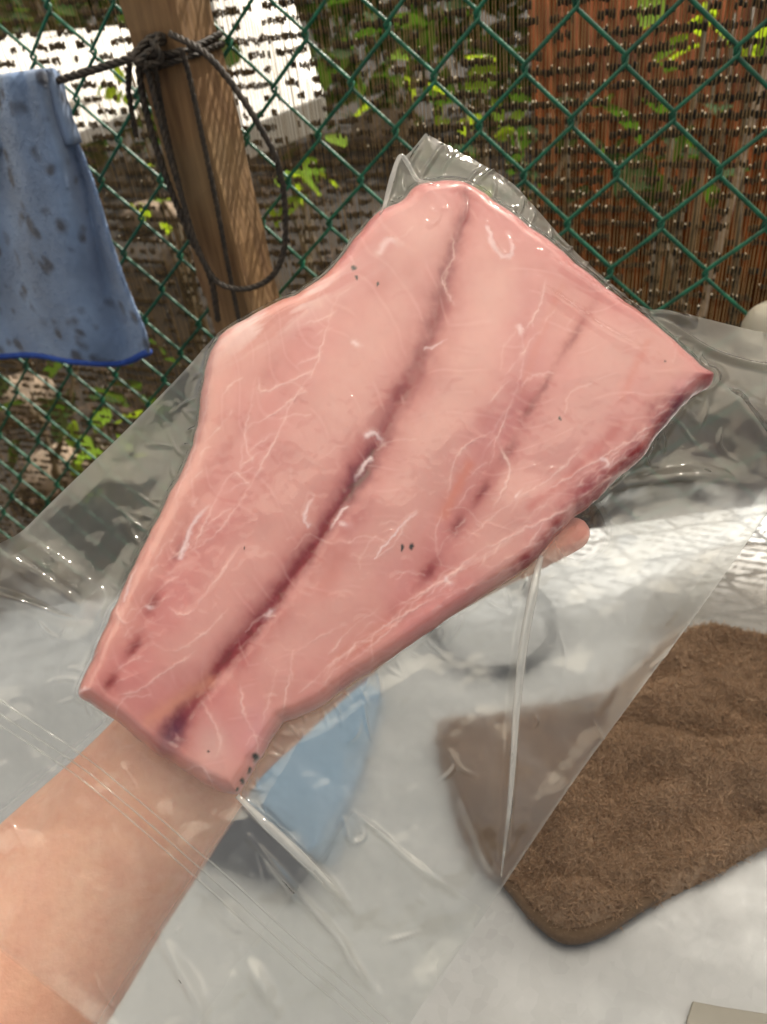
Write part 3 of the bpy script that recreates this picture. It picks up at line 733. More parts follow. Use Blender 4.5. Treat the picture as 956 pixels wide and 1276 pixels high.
# translucent lump at the right edge: the rounded end of a plastic bottle lying by the fence
lp = on_fence(960, 408, -0.06); b = MB(); prof = []
for i in range(15):
    t = i / 14; prof.append((0.030 * math.sin(min(1, t * 1.6) * math.pi / 2) ** 0.7 * (1 + 0.03 * math.sin(t * 25)), t * 0.075))
axd = unit(np.array([0.75, 0.25, -0.75])); q1 = unit(np.cross(axd, [0, 0, 1.0])); q2 = np.cross(axd, q1); c_ = lp - axd * 0.028
v = []; f = []; n = 20
for r_, h_ in prof:
    for k in range(n): a = 2 * math.pi * k / n; v.append(c_ + axd * h_ + max(r_, 0.0005) * (math.cos(a) * q1 + math.sin(a) * q2))
for i in range(len(prof) - 1):
    for k in range(n): f.append((i * n + k, i * n + (k + 1) % n, (i + 1) * n + (k + 1) % n, (i + 1) * n + k))
f.append(tuple(range(n))[::-1])
M['cloudy'] = make_crumple_mat('cloudy_plastic', (206, 198, 180), 0.2)
mesh_obj('plastic_bottle', v, f, M['cloudy'], None, True, label='rounded end of a cloudy plastic bottle at the right edge by the fence', cat='bottle')

# ------------------------------------------------------------------ fish fillet
FO = [(497, 255), (515, 238), (540, 231), (575, 232), (605, 250), (645, 278), (700, 322), (750, 362), (800, 398), (845, 438), (868, 458), (884, 469), (881, 484),
      (857, 500), (838, 520), (815, 548), (790, 580), (762, 602), (742, 624), (715, 645), (690, 672), (668, 698), (640, 718), (600, 744), (540, 784), (485, 822),
      (440, 850), (400, 880), (372, 893), (352, 902), (335, 928), (318, 958), (303, 982), (292, 990), (270, 985), (240, 966), (215, 950), (190, 936), (150, 902), (120, 881), (99, 864),
      (110, 832), (130, 788), (150, 742), (175, 690), (205, 632), (235, 570), (247, 520), (256, 465), (272, 424), (320, 394), (380, 364), (420, 330), (445, 296), (470, 268)]
FOs = crom_closed(FO, 4)
FOs = FOs + np.stack([(fbm(FOs[:, 0] / 14, FOs[:, 1] / 14, 31) - .5) * 5, (fbm(FOs[:, 0] / 14, FOs[:, 1] / 14, 37) - .5) * 5], 1)
BLOOD = crom([(578, 250), (570, 292), (553, 345), (537, 410), (512, 480), (490, 520), (455, 585), (420, 640), (380, 700), (330, 770), (290, 818), (256, 860), (226, 900), (204, 942)], 6)
SEAM2 = crom([(730, 390), (700, 435), (668, 490), (648, 522), (625, 570), (596, 612), (563, 660), (528, 716), (487, 765)], 6)
SEAM1 = crom([(345, 470), (300, 560), (255, 640), (222, 705), (194, 757), (172, 808), (143, 852)], 6)
PXM = 0.325 / 964.0
def fillet_height(P, sd):
    """mm-scale relief of the cut face, in metres"""
    s = np.maximum(sd, 0) * PXM
    R = 0.0080
    h = 0.0100 * np.sqrt(np.clip(1 - (1 - np.minimum(s / R, 1)) ** 2, 0, 1)) + 0.05 * np.minimum(s, 0.06)
    k = np.minimum(s / 0.008, 1)
    d, p, _ = poly_dist(P, BLOOD); h -= k * (0.0014 * np.exp(-(d / 12) ** 2) + 0.0014 * np.exp(-(d / 45) ** 2))
    d, p, _ = poly_dist(P, SEAM2); h -= k * 0.0009 * np.exp(-(d / 36) ** 2)
    d, p, _ = poly_dist(P, SEAM1); h -= k * 0.0005 * np.exp(-(d / 16) ** 2)
    h += k * (0.0013 * (fbm(P[:, 0] / 80, P[:, 1] / 80, 2, 2) - 0.5) + 0.0002 * (fbm(P[:, 0] / 26, P[:, 1] / 26, 5, 2) - 0.5))
    return h
P, Qf, sd = relief(FOs, 1.35)
hf = fillet_height(P, sd)
# --- flesh colours, in linear light
Wp = P + np.stack([(fbm(P[:, 0] / 16, P[:, 1] / 16, 40) - .5) * 14, (fbm(P[:, 0] / 16, P[:, 1] / 16, 44) - .5) * 14], 1)
Wf = P + np.stack([(fbm(P[:, 0] / 7, P[:, 1] / 7, 50) - .5) * 6, (fbm(P[:, 0] / 7, P[:, 1] / 7, 54) - .5) * 6], 1)
def Lc(c): return np.array(lin(c))
col = np.tile(Lc((218, 150, 143)), (len(P), 1))
def blend(c, m):
    global col
    m = np.clip(m, 0, 1)[:, None]; col = col * (1 - m) + Lc(c) * m
blend((222, 164, 150), 0.8 * np.clip((fbm(P[:, 0] / 110, P[:, 1] / 110, 61) - 0.42) * 4, 0, 1))
blend((210, 136, 132), 0.42 * np.clip((fbm(P[:, 0] / 80 + 4, P[:, 1] / 80, 66, 3) - 0.45) * 3, 0, 1))
def bandmask(line, w_):
    d_, p_, _ = poly_dist(Wp, crom(line, 5)); return np.exp(-(d_ / w_) ** 2)
blend((226, 174, 162), 0.8 * bandmask([(520, 300), (470, 420), (400, 560), (330, 680), (240, 800)], 46)); blend((226, 176, 164), 0.8 * bandmask([(610, 380), (560, 500), (500, 620), (430, 730), (350, 820)], 44))
blend((226, 178, 166), 0.6 * bandmask([(760, 440), (720, 520), (660, 600), (600, 690)], 40)); blend((232, 176, 160), 0.6 * bandmask([(290, 430), (262, 540), (210, 660), (150, 790)], 22))
blend((212, 128, 128), 0.55 * bandmask([(540, 245), (600, 270), (690, 330), (770, 390)], 34)); blend((210, 134, 130), 0.5 * bandmask([(370, 430), (330, 560), (270, 660), (210, 770)], 26)); blend((206, 130, 128), 0.45 * bandmask([(650, 360), (640, 470), (590, 590), (540, 690)], 22))
# muscle grain fanning off the blood line
dB, pB, _ = poly_dist(Wp, BLOOD)
sideB = np.sign((P[:, 0] - 470) * 0.8 + (P[:, 1] - 560) * 0.6)
grain = fbm(P[:, 0] / 40 + 3, P[:, 1] / 24, 70, 4)
blend((226, 166, 154), 0.15 * np.clip((grain - 0.55) * 4, 0, 1))
# blood line, with its own width and strength along the way
wl = np.interp(pB, np.linspace(0, len(BLOOD) - 1, 14), [5, 6, 8, 10, 13, 10, 12, 10, 8, 9, 9, 7, 11, 18])
sl = np.interp(pB, np.linspace(0, len(BLOOD) - 1, 14), [.4, .85, .7, .85, .75, .45, 1, .9, .85, .95, .95, .75, .9, 1])
brk = 0.65 + 0.7 * fbm(P[:, 0] / 26, P[:, 1] / 26, 75)
blend((182, 92, 90), 0.7 * sl * np.exp(-(dB / (wl * 2.5)) ** 2) * brk)
blend((142, 32, 42), 1.0 * sl * np.exp(-(dB / wl) ** 2) * np.clip(brk * 1.35, 0, 1))
blend((96, 32, 52), 0.6 * np.exp(-((P[:, 0] - 442) ** 2 / 26 ** 2 + (P[:, 1] - 597) ** 2 / 40 ** 2)) * np.exp(-(dB / 9) ** 2))
blend((104, 44, 74), 0.9 * np.exp(-(((P[:, 0] - 216) / 26) ** 2 + ((P[:, 1] - 918) / 30) ** 2)) * np.exp(-(dB / 15) ** 2))
def spots(lst, c, ang=R_(-58)):
    for (x, y, a, b_, s_) in lst:
        dx, dy = Wf[:, 0] - x, Wf[:, 1] - y; e = dx * math.cos(ang) + dy * math.sin(ang); g = -dx * math.sin(ang) + dy * math.cos(ang)
        blend(c, s_ * np.exp(-((e / a) ** 2 + (g / b_) ** 2)))
spots([(530, 716, 26, 15, .5), (563, 661, 26, 14, .5), (594, 618, 30, 12, .5), (625, 572, 28, 13, .45), (650, 520, 26, 12, .45), (700, 438, 30, 9, .5), (722, 402, 22, 8, .45), (496, 500, 28, 20, .5), (487, 765, 18, 10, .4),
       (143, 852, 22, 13, .6), (172, 809, 22, 13, .6), (195, 755, 22, 13, .6), (228, 690, 24, 11, .4), (470, 370, 18, 16, .35), (505, 352, 16, 12, .3), (335, 478, 18, 10, .3)], (186, 96, 92))
spots([(529, 717, 13, 7, .8), (563, 660, 13, 6, .8), (592, 622, 16, 5, .8), (624, 572, 13, 6, .6), (649, 521, 12, 5, .7), (668, 492, 16, 4, .5), (704, 432, 22, 3.5, .55), (497, 502, 18, 12, .6),
       (143, 852, 14, 6, .85), (172, 809, 13, 6, .8), (194, 757, 12, 6, .75), (226, 694, 12, 4, .5)], (140, 48, 48))
d, p, _ = poly_dist(Wf, SEAM2); blend((172, 86, 84), 0.30 * np.exp(-(d / 4.5) ** 2) * np.clip((fbm(P[:, 0] / 40, P[:, 1] / 40, 90) - .35) * 3, 0, 1))
for ln_, c_, w_, s_ in (([(795, 440), (778, 470), (762, 505)], (216, 124, 108), 6, .35), ([(690, 372), (660, 440), (640, 500)], (218, 138, 122), 5, .3), ([(575, 590), (560, 620), (545, 650)], (226, 140, 112), 7, .5), ([(650, 640), (700, 600), (760, 540)], (206, 116, 108), 6, .5),
                        ([(520, 745), (470, 790), (420, 820)], (206, 128, 112), 9, .5), ([(190, 898), (230, 870), (262, 850)], (232, 168, 138), 9, .6), ([(420, 700), (400, 740)], (208, 130, 118), 14, .4)):
    d, _, _ = poly_dist(Wf, crom(ln_, 5)); blend(c_, s_ * np.exp(-(d / w_) ** 2))
# dark red rim muscle at the right, cut by pale threads
RIM = crom([(880, 476), (845, 503), (820, 532), (795, 566), (765, 592), (735, 618), (700, 652), (668, 692), (640, 710)], 6)
d, p, _ = poly_dist(Wp, RIM); wr = np.interp(p, np.linspace(0, len(RIM) - 1, 9), [10, 22, 30, 28, 26, 26, 22, 16, 10])
blend((160, 52, 58), 1.0 * np.exp(-(np.maximum(d, 0) / wr) ** 4) * np.clip(0.3 + 1.6 * (fbm(P[:, 0] / 18, P[:, 1] / 18, 95) - 0.25), 0, 1))
blend((120, 46, 74), 0.8 * np.exp(-(((P[:, 0] - 828) / 34) ** 2 + ((P[:, 1] - 515) / 28) ** 2)) * np.exp(-(d / 14) ** 2) * np.clip((fbm(P[:, 0] / 12, P[:, 1] / 12, 99) - .35) * 5, 0, 1))
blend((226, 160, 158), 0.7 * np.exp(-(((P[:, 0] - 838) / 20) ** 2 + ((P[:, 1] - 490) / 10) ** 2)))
# pale rims, fat and tail
blend((232, 176, 158), 0.55 * np.exp(-(sd / 26) ** 2) * (P[:, 0] < 420))
blend((228, 190, 178), 0.75 * np.exp(-(((P[:, 0] - 268) / 26) ** 2 + ((P[:, 1] - 930) / 34) ** 2)))
blend((226, 168, 172), 0.5 * np.exp(-(((P[:, 0] - 320) / 22) ** 2 + ((P[:, 1] - 915) / 40) ** 2)))
mem = fbm(P[:, 0] / 34 + P[:, 1] / 60, P[:, 1] / 12 + P[:, 0] / 26, 110, 4); memm = np.exp(-(((P[:, 0] - 340) * .86 + (P[:, 1] - 402) * -.5) / 85) ** 2 - (((P[:, 0] - 340) * .5 + (P[:, 1] - 402) * .86) / 26) ** 2)
blend((246, 218, 208), 1.0 * memm * np.clip((mem - 0.38) * 5, 0, 1))
# pale connective threads
def comb(line, step, dx, dy, n_):
    c_ = crom(line, 10); L_ = np.r_[0, np.cumsum(np.linalg.norm(np.diff(c_, axis=0), axis=1))]; out_ = []
    for q in np.arange(step * .5, L_[-1], step):
        a = np.array([np.interp(q, L_, c_[:, 0]), np.interp(q, L_, c_[:, 1])]) + rng.normal(size=2) * 3; k = rng.uniform(.7, 1.25)
        out_.append([a, a + np.array([dx * .45, dy * .3]) * k + rng.normal(size=2) * 2, a + np.array([dx, dy]) * k + rng.normal(size=2) * 4])
    return out_
COMB = comb([(425, 385), (395, 470), (345, 560), (285, 655), (225, 740), (170, 850)], 27, -42, 22, 0) + comb([(300, 470), (270, 570), (220, 680), (160, 800)], 30, -20, 26, 0) + comb([(800, 555), (720, 600), (640, 665), (545, 728), (450, 800), (390, 850)], 24, -34, 34, 0) + comb([(780, 585), (700, 650), (610, 715), (500, 790)], 28, -26, 14, 0) + comb([(872, 480), (820, 530), (765, 590), (700, 650), (668, 690)], 17, -36, 12, 0) + comb([(690, 380), (640, 480), (600, 590), (540, 700)], 34, -30, 38, 0)
VE = [[(440, 372), (416, 390), (400, 440), (388, 478), (364, 512), (342, 560), (312, 615), (272, 672), (228, 700)], [(388, 478), (350, 492), (325, 500), (322, 480)], [(364, 512), (330, 535), (308, 548), (300, 600)],
      [(320, 470), (312, 520), (306, 555), (315, 590)], [(312, 615), (290, 600), (262, 650), (240, 700)], [(640, 425), (640, 470), (620, 530), (606, 570), (600, 600)], [(556, 330), (548, 370), (560, 400)],
      [(806, 552), (770, 560), (720, 590), (660, 625)], [(795, 575), (740, 610), (700, 640), (640, 668), (580, 700), (545, 728), (470, 770)], [(668, 690), (600, 728), (530, 752), (450, 800), (390, 845)],
      [(830, 530), (790, 545), (740, 585), (690, 615)], [(770, 600), (735, 610), (700, 640)], [(545, 728), (520, 745), (480, 790), (430, 830)], [(545, 640), (535, 680), (545, 720)],
      [(520, 640), (500, 660), (480, 690), (462, 705)], [(212, 760), (236, 770), (262, 740), (300, 690)], [(190, 800), (220, 815), (260, 790), (290, 760)], [(150, 868), (180, 860), (215, 835), (250, 812)],
      [(160, 720), (150, 760), (165, 780), (200, 742)], [(345, 830), (335, 870), (325, 910)], [(362, 830), (352, 880), (345, 905)], [(300, 850), (305, 890), (322, 930), (308, 968)], [(250, 870), (275, 915), (268, 950)],
      [(430, 780), (390, 800), (350, 830)], [(470, 760), (430, 790), (400, 830)], [(240, 700), (215, 690), (232, 650)], [(670, 360), (660, 400), (640, 430)], [(700, 640), (670, 655), (640, 700)], [(610, 560), (625, 600), (600, 650)],
      [(225, 960), (255, 955), (270, 985)], [(556, 385), (545, 360), (560, 335), (556, 300)], [(610, 545), (560, 580), (548, 640)], [(250, 520), (240, 580), (210, 650)], [(262, 470), (258, 520), (246, 560)], [(720, 560), (680, 600), (620, 640), (560, 690)]]
for i, ve in enumerate(VE + COMB):
    fine_ = 1.0 if i < len(VE) else 0.62
    c = crom(ve, 6); lo, hi = c.min(0) - 14, c.max(0) + 14
    mk = (P[:, 0] > lo[0]) & (P[:, 0] < hi[0]) & (P[:, 1] > lo[1]) & (P[:, 1] < hi[1]); ix = np.where(mk)[0]
    d, p, _ = poly_dist(Wf[ix], c)
    stg = (0.25 + 0.75 * np.clip((fbm(p * 0.22 + i * 9, p * 0, 120) - 0.3) * 2.2, 0, 1)) * np.clip(p / 3, 0, 1) * np.clip((len(c) - 1 - p) / 3, 0, 1)
    m = fine_ * 0.46 * stg * np.exp(-(d / 1.3) ** 2) + 0.10 * stg * np.exp(-(d / 5) ** 2)
    mm = np.zeros(len(P)); mm[ix] = m; blend((250, 220, 208), mm); hf[ix] += 0.00022 * m
# fine chevron lines of the muscle blocks, broken and faint
_, pL, _ = poly_dist(P, [(575, 250), (512, 480), (380, 700), (205, 942)]); dL = np.abs((P[:, 0] - 575) * 0.882 + (P[:, 1] - 250) * 0.472)
al = (-(P[:, 0] - 575) * 0.472 + (P[:, 1] - 250) * 0.882) / 34.0
lp = np.abs(((P[:, 0] - 470) * 0.85 + (P[:, 1] - 560) * 0.5)) / 34.0
ph = al + 0.75 * lp - 0.9 * np.exp(-((lp - 4.2) / 1.2) ** 2) + 1.3 * fbm(P[:, 0] / 90, P[:, 1] / 90, 131, 3)
fr_ = np.abs((ph % 1.0) - 0.5) * 34 / 1.25
mk_ = np.clip((fbm(P[:, 0] / 30, P[:, 1] / 30, 140, 3) - 0.46) * 6, 0, 1)
blend((238, 190, 180), 0.22 * mk_ * np.exp(-(fr_ / 1.5) ** 2)); blend((204, 126, 120), 0.08 * mk_ * np.exp(-((fr_ - 3.5) / 3.0) ** 2))
mot = fbm(P[:, 0] / 8, P[:, 1] / 10, 150, 3); blend((228, 170, 160), 0.10 * np.clip((mot - 0.5) * 5, 0, 1)); blend((202, 126, 120), 0.07 * np.clip((0.42 - mot) * 5, 0, 1))
# little random threads of fat, then strokes for painted film glints
for i in range(26):
    k = rng.integers(0, len(P)); q = P[k]; a = rng.normal(-0.95, 0.5); l = rng.uniform(8, 26); c = crom([q, q + l * np.array([math.cos(a), math.sin(a)]) + rng.normal(size=2) * 3, q + 2 * l * np.array([math.cos(a + .4), math.sin(a + .4)])], 5)
    lo, hi = c.min(0) - 6, c.max(0) + 6; ix = np.where((P[:, 0] > lo[0]) & (P[:, 0] < hi[0]) & (P[:, 1] > lo[1]) & (P[:, 1] < hi[1]))[0]
    if len(ix) == 0: continue
    d, p, _ = poly_dist(Wf[ix], c); mm = np.zeros(len(P)); mm[ix] = rng.uniform(.1, .3) * np.exp(-(d / 1.4) ** 2); blend((248, 216, 204), mm)
GLINT_STROKES = [([(452, 555), (462, 551), (474, 562)], 3.2, .95, 0), ([(459, 580), (448, 592), (438, 608)], 2.2, .85, 0), ([(382, 664), (377, 648), (388, 630)], 2.4, .7, 0), ([(428, 640), (418, 652), (408, 668)], 2.2, .7, 0), ([(424, 660), (432, 664)], 4, .6, 0),
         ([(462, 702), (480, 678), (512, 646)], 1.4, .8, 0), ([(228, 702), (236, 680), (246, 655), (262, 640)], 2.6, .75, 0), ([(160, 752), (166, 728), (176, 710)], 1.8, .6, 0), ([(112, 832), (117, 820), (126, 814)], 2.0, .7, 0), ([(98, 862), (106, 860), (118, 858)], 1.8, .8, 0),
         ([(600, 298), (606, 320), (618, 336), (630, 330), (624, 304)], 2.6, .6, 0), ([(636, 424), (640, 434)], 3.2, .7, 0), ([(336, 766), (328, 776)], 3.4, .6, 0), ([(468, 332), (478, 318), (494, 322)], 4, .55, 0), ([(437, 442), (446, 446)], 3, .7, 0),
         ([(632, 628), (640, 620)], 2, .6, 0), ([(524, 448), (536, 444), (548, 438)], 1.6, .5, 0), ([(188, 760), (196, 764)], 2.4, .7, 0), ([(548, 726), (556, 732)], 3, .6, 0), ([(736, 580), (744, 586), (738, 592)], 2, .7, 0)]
# dark specks of skin and grit
SP = [(437, 351, 3.5), (466, 370, 2.6), (440, 362, 1.8), (495, 690, 3.2), (506, 688, 3.0), (686, 534, 2.4), (318, 942, 5), (311, 958, 4), (303, 972, 3.5), (297, 981, 3), (814, 463, 1.6), (305, 690, 1.6), (262, 935, 1.6)]
for x, y, r in [(a_, b_, c_ * 0.8) for a_, b_, c_ in SP]:
    d = np.hypot(Wf[:, 0] - x, (Wf[:, 1] - y) * 0.7); blend((40, 30, 24), 0.95 * np.exp(-(d / r) ** 4))

def make_flesh():
    t = NT('raw_fish_flesh'); c = t.attr('flesh', 'Color'); f = t.noise(420, 3)
    p = t.principled(c, t.math('MULTIPLY_ADD', f, 0.12, 0.26), t.bump(f, 0.10, 0.0004), Subsurface_Weight=0.3, Subsurface_Scale=0.0016, Subsurface_Radius=(1.0, 0.4, 0.3), Coat_Weight=0.25, Coat_Roughness=0.15)
    return t.surf(p)
M['flesh'] = make_flesh()
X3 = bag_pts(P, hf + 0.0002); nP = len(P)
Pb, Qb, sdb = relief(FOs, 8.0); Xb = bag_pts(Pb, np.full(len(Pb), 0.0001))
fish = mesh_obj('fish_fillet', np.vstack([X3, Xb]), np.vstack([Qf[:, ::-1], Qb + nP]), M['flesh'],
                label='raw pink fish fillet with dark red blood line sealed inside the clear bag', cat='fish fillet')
for c_, wd_, A2, k_ in GLINT_STROKES:  # near-white strokes paint the film's glints into the flesh colour
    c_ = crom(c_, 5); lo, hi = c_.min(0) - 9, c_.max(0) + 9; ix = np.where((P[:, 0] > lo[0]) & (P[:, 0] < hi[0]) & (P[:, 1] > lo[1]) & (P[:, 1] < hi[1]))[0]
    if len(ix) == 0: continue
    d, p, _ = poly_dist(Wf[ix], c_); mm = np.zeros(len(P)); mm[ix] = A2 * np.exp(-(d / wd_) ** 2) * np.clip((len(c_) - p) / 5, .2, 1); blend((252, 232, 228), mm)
col = col * np.array([0.82, 0.735, 0.785])
lum_ = col.mean(1, keepdims=True); col = np.clip(col.mean(0) + (col - col.mean(0)) * 1.15, 0.01, 1)
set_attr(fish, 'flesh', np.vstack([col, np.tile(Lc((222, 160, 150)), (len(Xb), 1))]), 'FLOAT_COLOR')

# ------------------------------------------------------------------ vacuum bag: two films sealed at the rim
bag = empty('vacuum_bag', tuple(BC), label='clear plastic vacuum bag wrapped tight round the fish fillet', cat='plastic bag')
TOPC = crom([(530, 168), (566, 188), (628, 223), (657, 250), (698, 297), (722, 322), (760, 356), (798, 387), (836, 390), (876, 398), (916, 408), (1000, 428), (1085, 450)], 10)
LEFC = crom([(530, 168), (512, 190), (496, 205), (488, 235), (470, 268), (440, 297), (415, 330), (376, 362), (318, 392), (268, 424), (220, 474), (150, 545), (70, 622), (0, 692), (-120, 808), (-270, 950)], 10)
RIGC = crom([(1085, 450), (1020, 545), (956, 638), (870, 760), (790, 868), (720, 964), (660, 1052), (620, 1112), (566, 1190), (505, 1276), (430, 1385), (357, 1491)], 10)
BOTC = crom([(-270, 950), (-120, 1080), (0, 1182), (118, 1276), (240, 1385), (357, 1491)], 10)
def samp(c, t):
    s_ = np.r_[0, np.cumsum(np.linalg.norm(np.diff(c, axis=0), axis=1))]; s_ /= s_[-1]
    return np.stack([np.interp(t, s_, c[:, 0]), np.interp(t, s_, c[:, 1])], -1)
CREASE = [([(668, 698), (656, 742), (646, 800), (638, 880), (631, 960), (624, 1092)], 5, 0.0045, 4), ([(298, 992), (335, 1026), (372, 1060), (410, 1100), (440, 1140)], 5, 0.0045, 0),
          ([(310, 1040), (372, 1110), (420, 1165), (440, 1200), (478, 1245)], 5, 0.003, 0), ([(132, 770), (100, 752), (60, 726), (0, 688), (-60, 650)], 24, 0.009, -1), ([(130, 772), (90, 772), (30, 752), (-40, 735)], 10, 0.006, 0),
          ([(806, 392), (846, 418), (880, 440), (915, 452), (960, 462), (1040, 476)], 4, 0.003, 0), ([(884, 478), (915, 520), (945, 560), (990, 600)], 16, 0.007, 0), ([(880, 485), (905, 500), (960, 520)], 9, 0.004, 0),
          ([(745, 622), (790, 606), (860, 598), (960, 612)], 14, 0.005, 0), ([(440, 1012), (476, 1040), (520, 1080), (600, 1132)], 4, 0.0018, 0), ([(428, 1020), (436, 1046), (452, 1040), (440, 1014)], 3, 0.002, 0),
          ([(800, 388), (840, 398), (870, 404)], 7, 0.004, 0), ([(530, 175), (512, 205), (505, 235)], 4, 0.002, 0), ([(550, 185), (530, 215), (515, 240)], 3, 0.002, 0), ([(480, 262), (488, 225), (497, 205), (520, 235)], 5, 0.004, 0),
          ([(620, 1090), (600, 1060), (560, 960)], 5, 0.0018, 0), ([(190, 1150), (240, 1230), (260, 1276)], 10, 0.004, 0), ([(300, 1180), (330, 1230), (350, 1270)], 10, 0.004, 0), ([(250, 1100), (300, 1150), (330, 1160)], 14, 0.004, 0),
          ([(598, 296), (604, 318), (616, 334), (628, 330), (622, 304)], 3.2, 0.0011, 9), ([(452, 556), (462, 552), (472, 560)], 3, 0.0012, 9), ([(456, 582), (446, 596), (438, 606)], 3, 0.0010, 9), ([(382, 664), (378, 650), (388, 632)], 3, 0.0010, 9),
          ([(430, 636), (420, 652), (410, 664)], 3, 0.0008, 9), ([(462, 702), (480, 678), (512, 646)], 2.6, 0.0009, 9), ([(228, 700), (236, 680), (246, 655), (262, 640)], 3, 0.0012, 9), ([(160, 752), (166, 728), (176, 710)], 3, 0.0010, 9),
          ([(112, 832), (116, 820), (124, 816)], 3, 0.0009, 9), ([(98, 862), (106, 860), (116, 858)], 2.6, 0.0009, 9), ([(552, 262), (560, 250), (578, 246), (590, 262)], 5, 0.0014, 9), ([(576, 262), (574, 286), (564, 300)], 3, 0.0010, 9),
          ([(505, 246), (520, 252), (540, 240)], 4, 0.0012, 9), ([(530, 280), (540, 290), (528, 300), (520, 292)], 3.4, 0.0009, 9), ([(640, 360), (700, 400), (760, 440), (830, 470)], 7, 0.0008, 9), ([(660, 330), (720, 372), (780, 408), (850, 452)], 5, 0.0010, 9),
          ([(636, 425), (640, 434), (634, 440)], 3, 0.0010, 9), ([(336, 766), (328, 776)], 3, 0.0009, 9), ([(300, 410), (340, 386), (372, 372)], 3, 0.0008, 9), ([(322, 432), (346, 408), (392, 388)], 3, 0.0008, 9), ([(470, 330), (480, 318), (494, 322)], 3.5, 0.0009, 9),
          ([(300, 690), (268, 740), (236, 770)], 2.4, 0.0006, 9), ([(540, 728), (590, 706), (640, 672)], 2.4, 0.0006, 9), ([(400, 842), (440, 812), (500, 776)], 2.6, 0.0006, 9), ([(410, 640), (440, 610)], 3, 0.0006, 9)]
for i_ in range(46):
    q_ = np.array([rng.uniform(150, 800), rng.uniform(270, 900)]); a_ = rng.normal(-0.95, 0.6); l_ = rng.uniform(5, 16)
    CREASE.append(([q_, q_ + l_ * np.array([math.cos(a_), math.sin(a_)]), q_ + 2 * l_ * np.array([math.cos(a_ + .5), math.sin(a_ + .5)])], rng.uniform(2, 3), rng.uniform(0.0003, 0.0007), 9))
Lr = np.linalg.norm(np.diff(np.vstack([FOs, FOs[:1]]), axis=0), axis=1); Lc_ = np.r_[0, np.cumsum(Lr)]
q_ = 8.0
while q_ < Lc_[-1]:                     # puckers running out from the edge of the fish
    i_ = int(np.searchsorted(Lc_, q_) - 1); a_, b_ = FOs[i_], FOs[(i_ + 1) % len(FOs)]; p_ = a_ + (b_ - a_) * ((q_ - Lc_[i_]) / max(Lr[i_], 1e-6))
    n_ = np.array([b_[1] - a_[1], -(b_[0] - a_[0])]); n_ = n_ / (np.linalg.norm(n_) + 1e-9); l_ = rng.uniform(9, 40) * (1.6 if rng.random() < .15 else 1)
    t_ = np.array([-n_[1], n_[0]]) * rng.normal(0, .35); CREASE.append(([p_ + n_ * 1, p_ + (n_ + t_) * l_ * .5, p_ + (n_ + t_ * 1.6) * l_], rng.uniform(1.8, 3.0), rng.uniform(0.0006, 0.0016), 0)); q_ += rng.uniform(10, 34)
for i_ in range(70):                    # small random crinkles in the flat film
    p_ = np.array([rng.uniform(-20, 960), rng.uniform(380, 1280)]); a_ = rng.choice([-0.75, 0.8, 1.3]) + rng.normal(0, .35); l_ = rng.uniform(8, 34); k_ = rng.normal(0, .4)
    CREASE.append(([p_, p_ + l_ * np.array([math.cos(a_), math.sin(a_)]), p_ + l_ * np.array([math.cos(a_), math.sin(a_)]) + l_ * np.array([math.cos(a_ + k_), math.sin(a_ + k_)])], rng.uniform(1.8, 3.2), rng.uniform(0.0006, 0.0017), 0))
def film_heights(Pf, rim, side):
    dF, _, _ = poly_dist(Pf, FOs, True); insF = inside(Pf, FOs); sdF = np.where(insF, dF, -dF); out = np.clip(-sdF / 30, 0, 1)
    n1 = fbm(Pf[:, 0] / 120, Pf[:, 1] / 120, 201, 3) - 0.5; n2 = fbm(Pf[:, 0] / 45, Pf[:, 1] / 45, 207, 3) - 0.5
    shared = out * rim * (0.010 * n1 + 0.0022 * n2)
    if side < 0:
        return -0.0009 - 0.0012 * np.exp(-np.abs(sdF) / 40) + shared - out * rim * 0.0022 * fbm(Pf[:, 0] / 55, Pf[:, 1] / 55, 250), sdF
    hfish = np.where(insF, fillet_height(Pf, sdF), 0)
    tent = 0.0034 * np.exp(-np.abs(sdF) / 6) + 0.0014 * np.exp(-np.abs(sdF) / 26)
    rid = np.zeros(len(Pf)); rin = np.zeros(len(Pf))
    for c, wd_, A2, k_ in CREASE:
        c = crom(c, 6); lo, hi = c.min(0) - 3 * wd_, c.max(0) + 3 * wd_
        ix = np.where((Pf[:, 0] > lo[0]) & (Pf[:, 0] < hi[0]) & (Pf[:, 1] > lo[1]) & (Pf[:, 1] < hi[1]))[0]
        if len(ix) == 0: continue
        d, p, _ = poly_dist(Pf[ix], c); tp = np.clip(p / 4, 0.3, 1) * np.clip((len(c) - 1 - p) / 6, 0.05, 1); val = A2 * tp * np.exp(-(d / wd_) ** 2)
        if k_ == 9: rin[ix] = np.maximum(rin[ix], val * 1.7)
        else: rid[ix] = np.maximum(rid[ix], val)
    wr1 = fbm(Pf[:, 0] / 26 + Pf[:, 1] / 70, Pf[:, 1] / 26 - Pf[:, 0] / 60, 221, 3); wr2 = 1 - np.abs(2 * wr1 - 1); inw = np.clip(sdF / 10, 0, 1)
    h = np.maximum(hfish + 0.0007, tent) + inw * (0.0004 * np.clip(wr2 - 0.8, 0, 1) * 3 + 0.00010 * fbm(Pf[:, 0] / 14, Pf[:, 1] / 20, 230, 2) + rin)
    return h + rid * np.clip(-sdF / 3, 0, 1) + shared + 0.0004 + out * rim * 0.0016 * fbm(Pf[:, 0] / 60, Pf[:, 1] / 60, 240), sdF
ARMP = np.array([(-200, 1100), (0, 1008), (70, 950), (145, 885), (300, 960), (305, 1000), (240, 1095), (130, 1262), (60, 1400), (-200, 1400)], float)
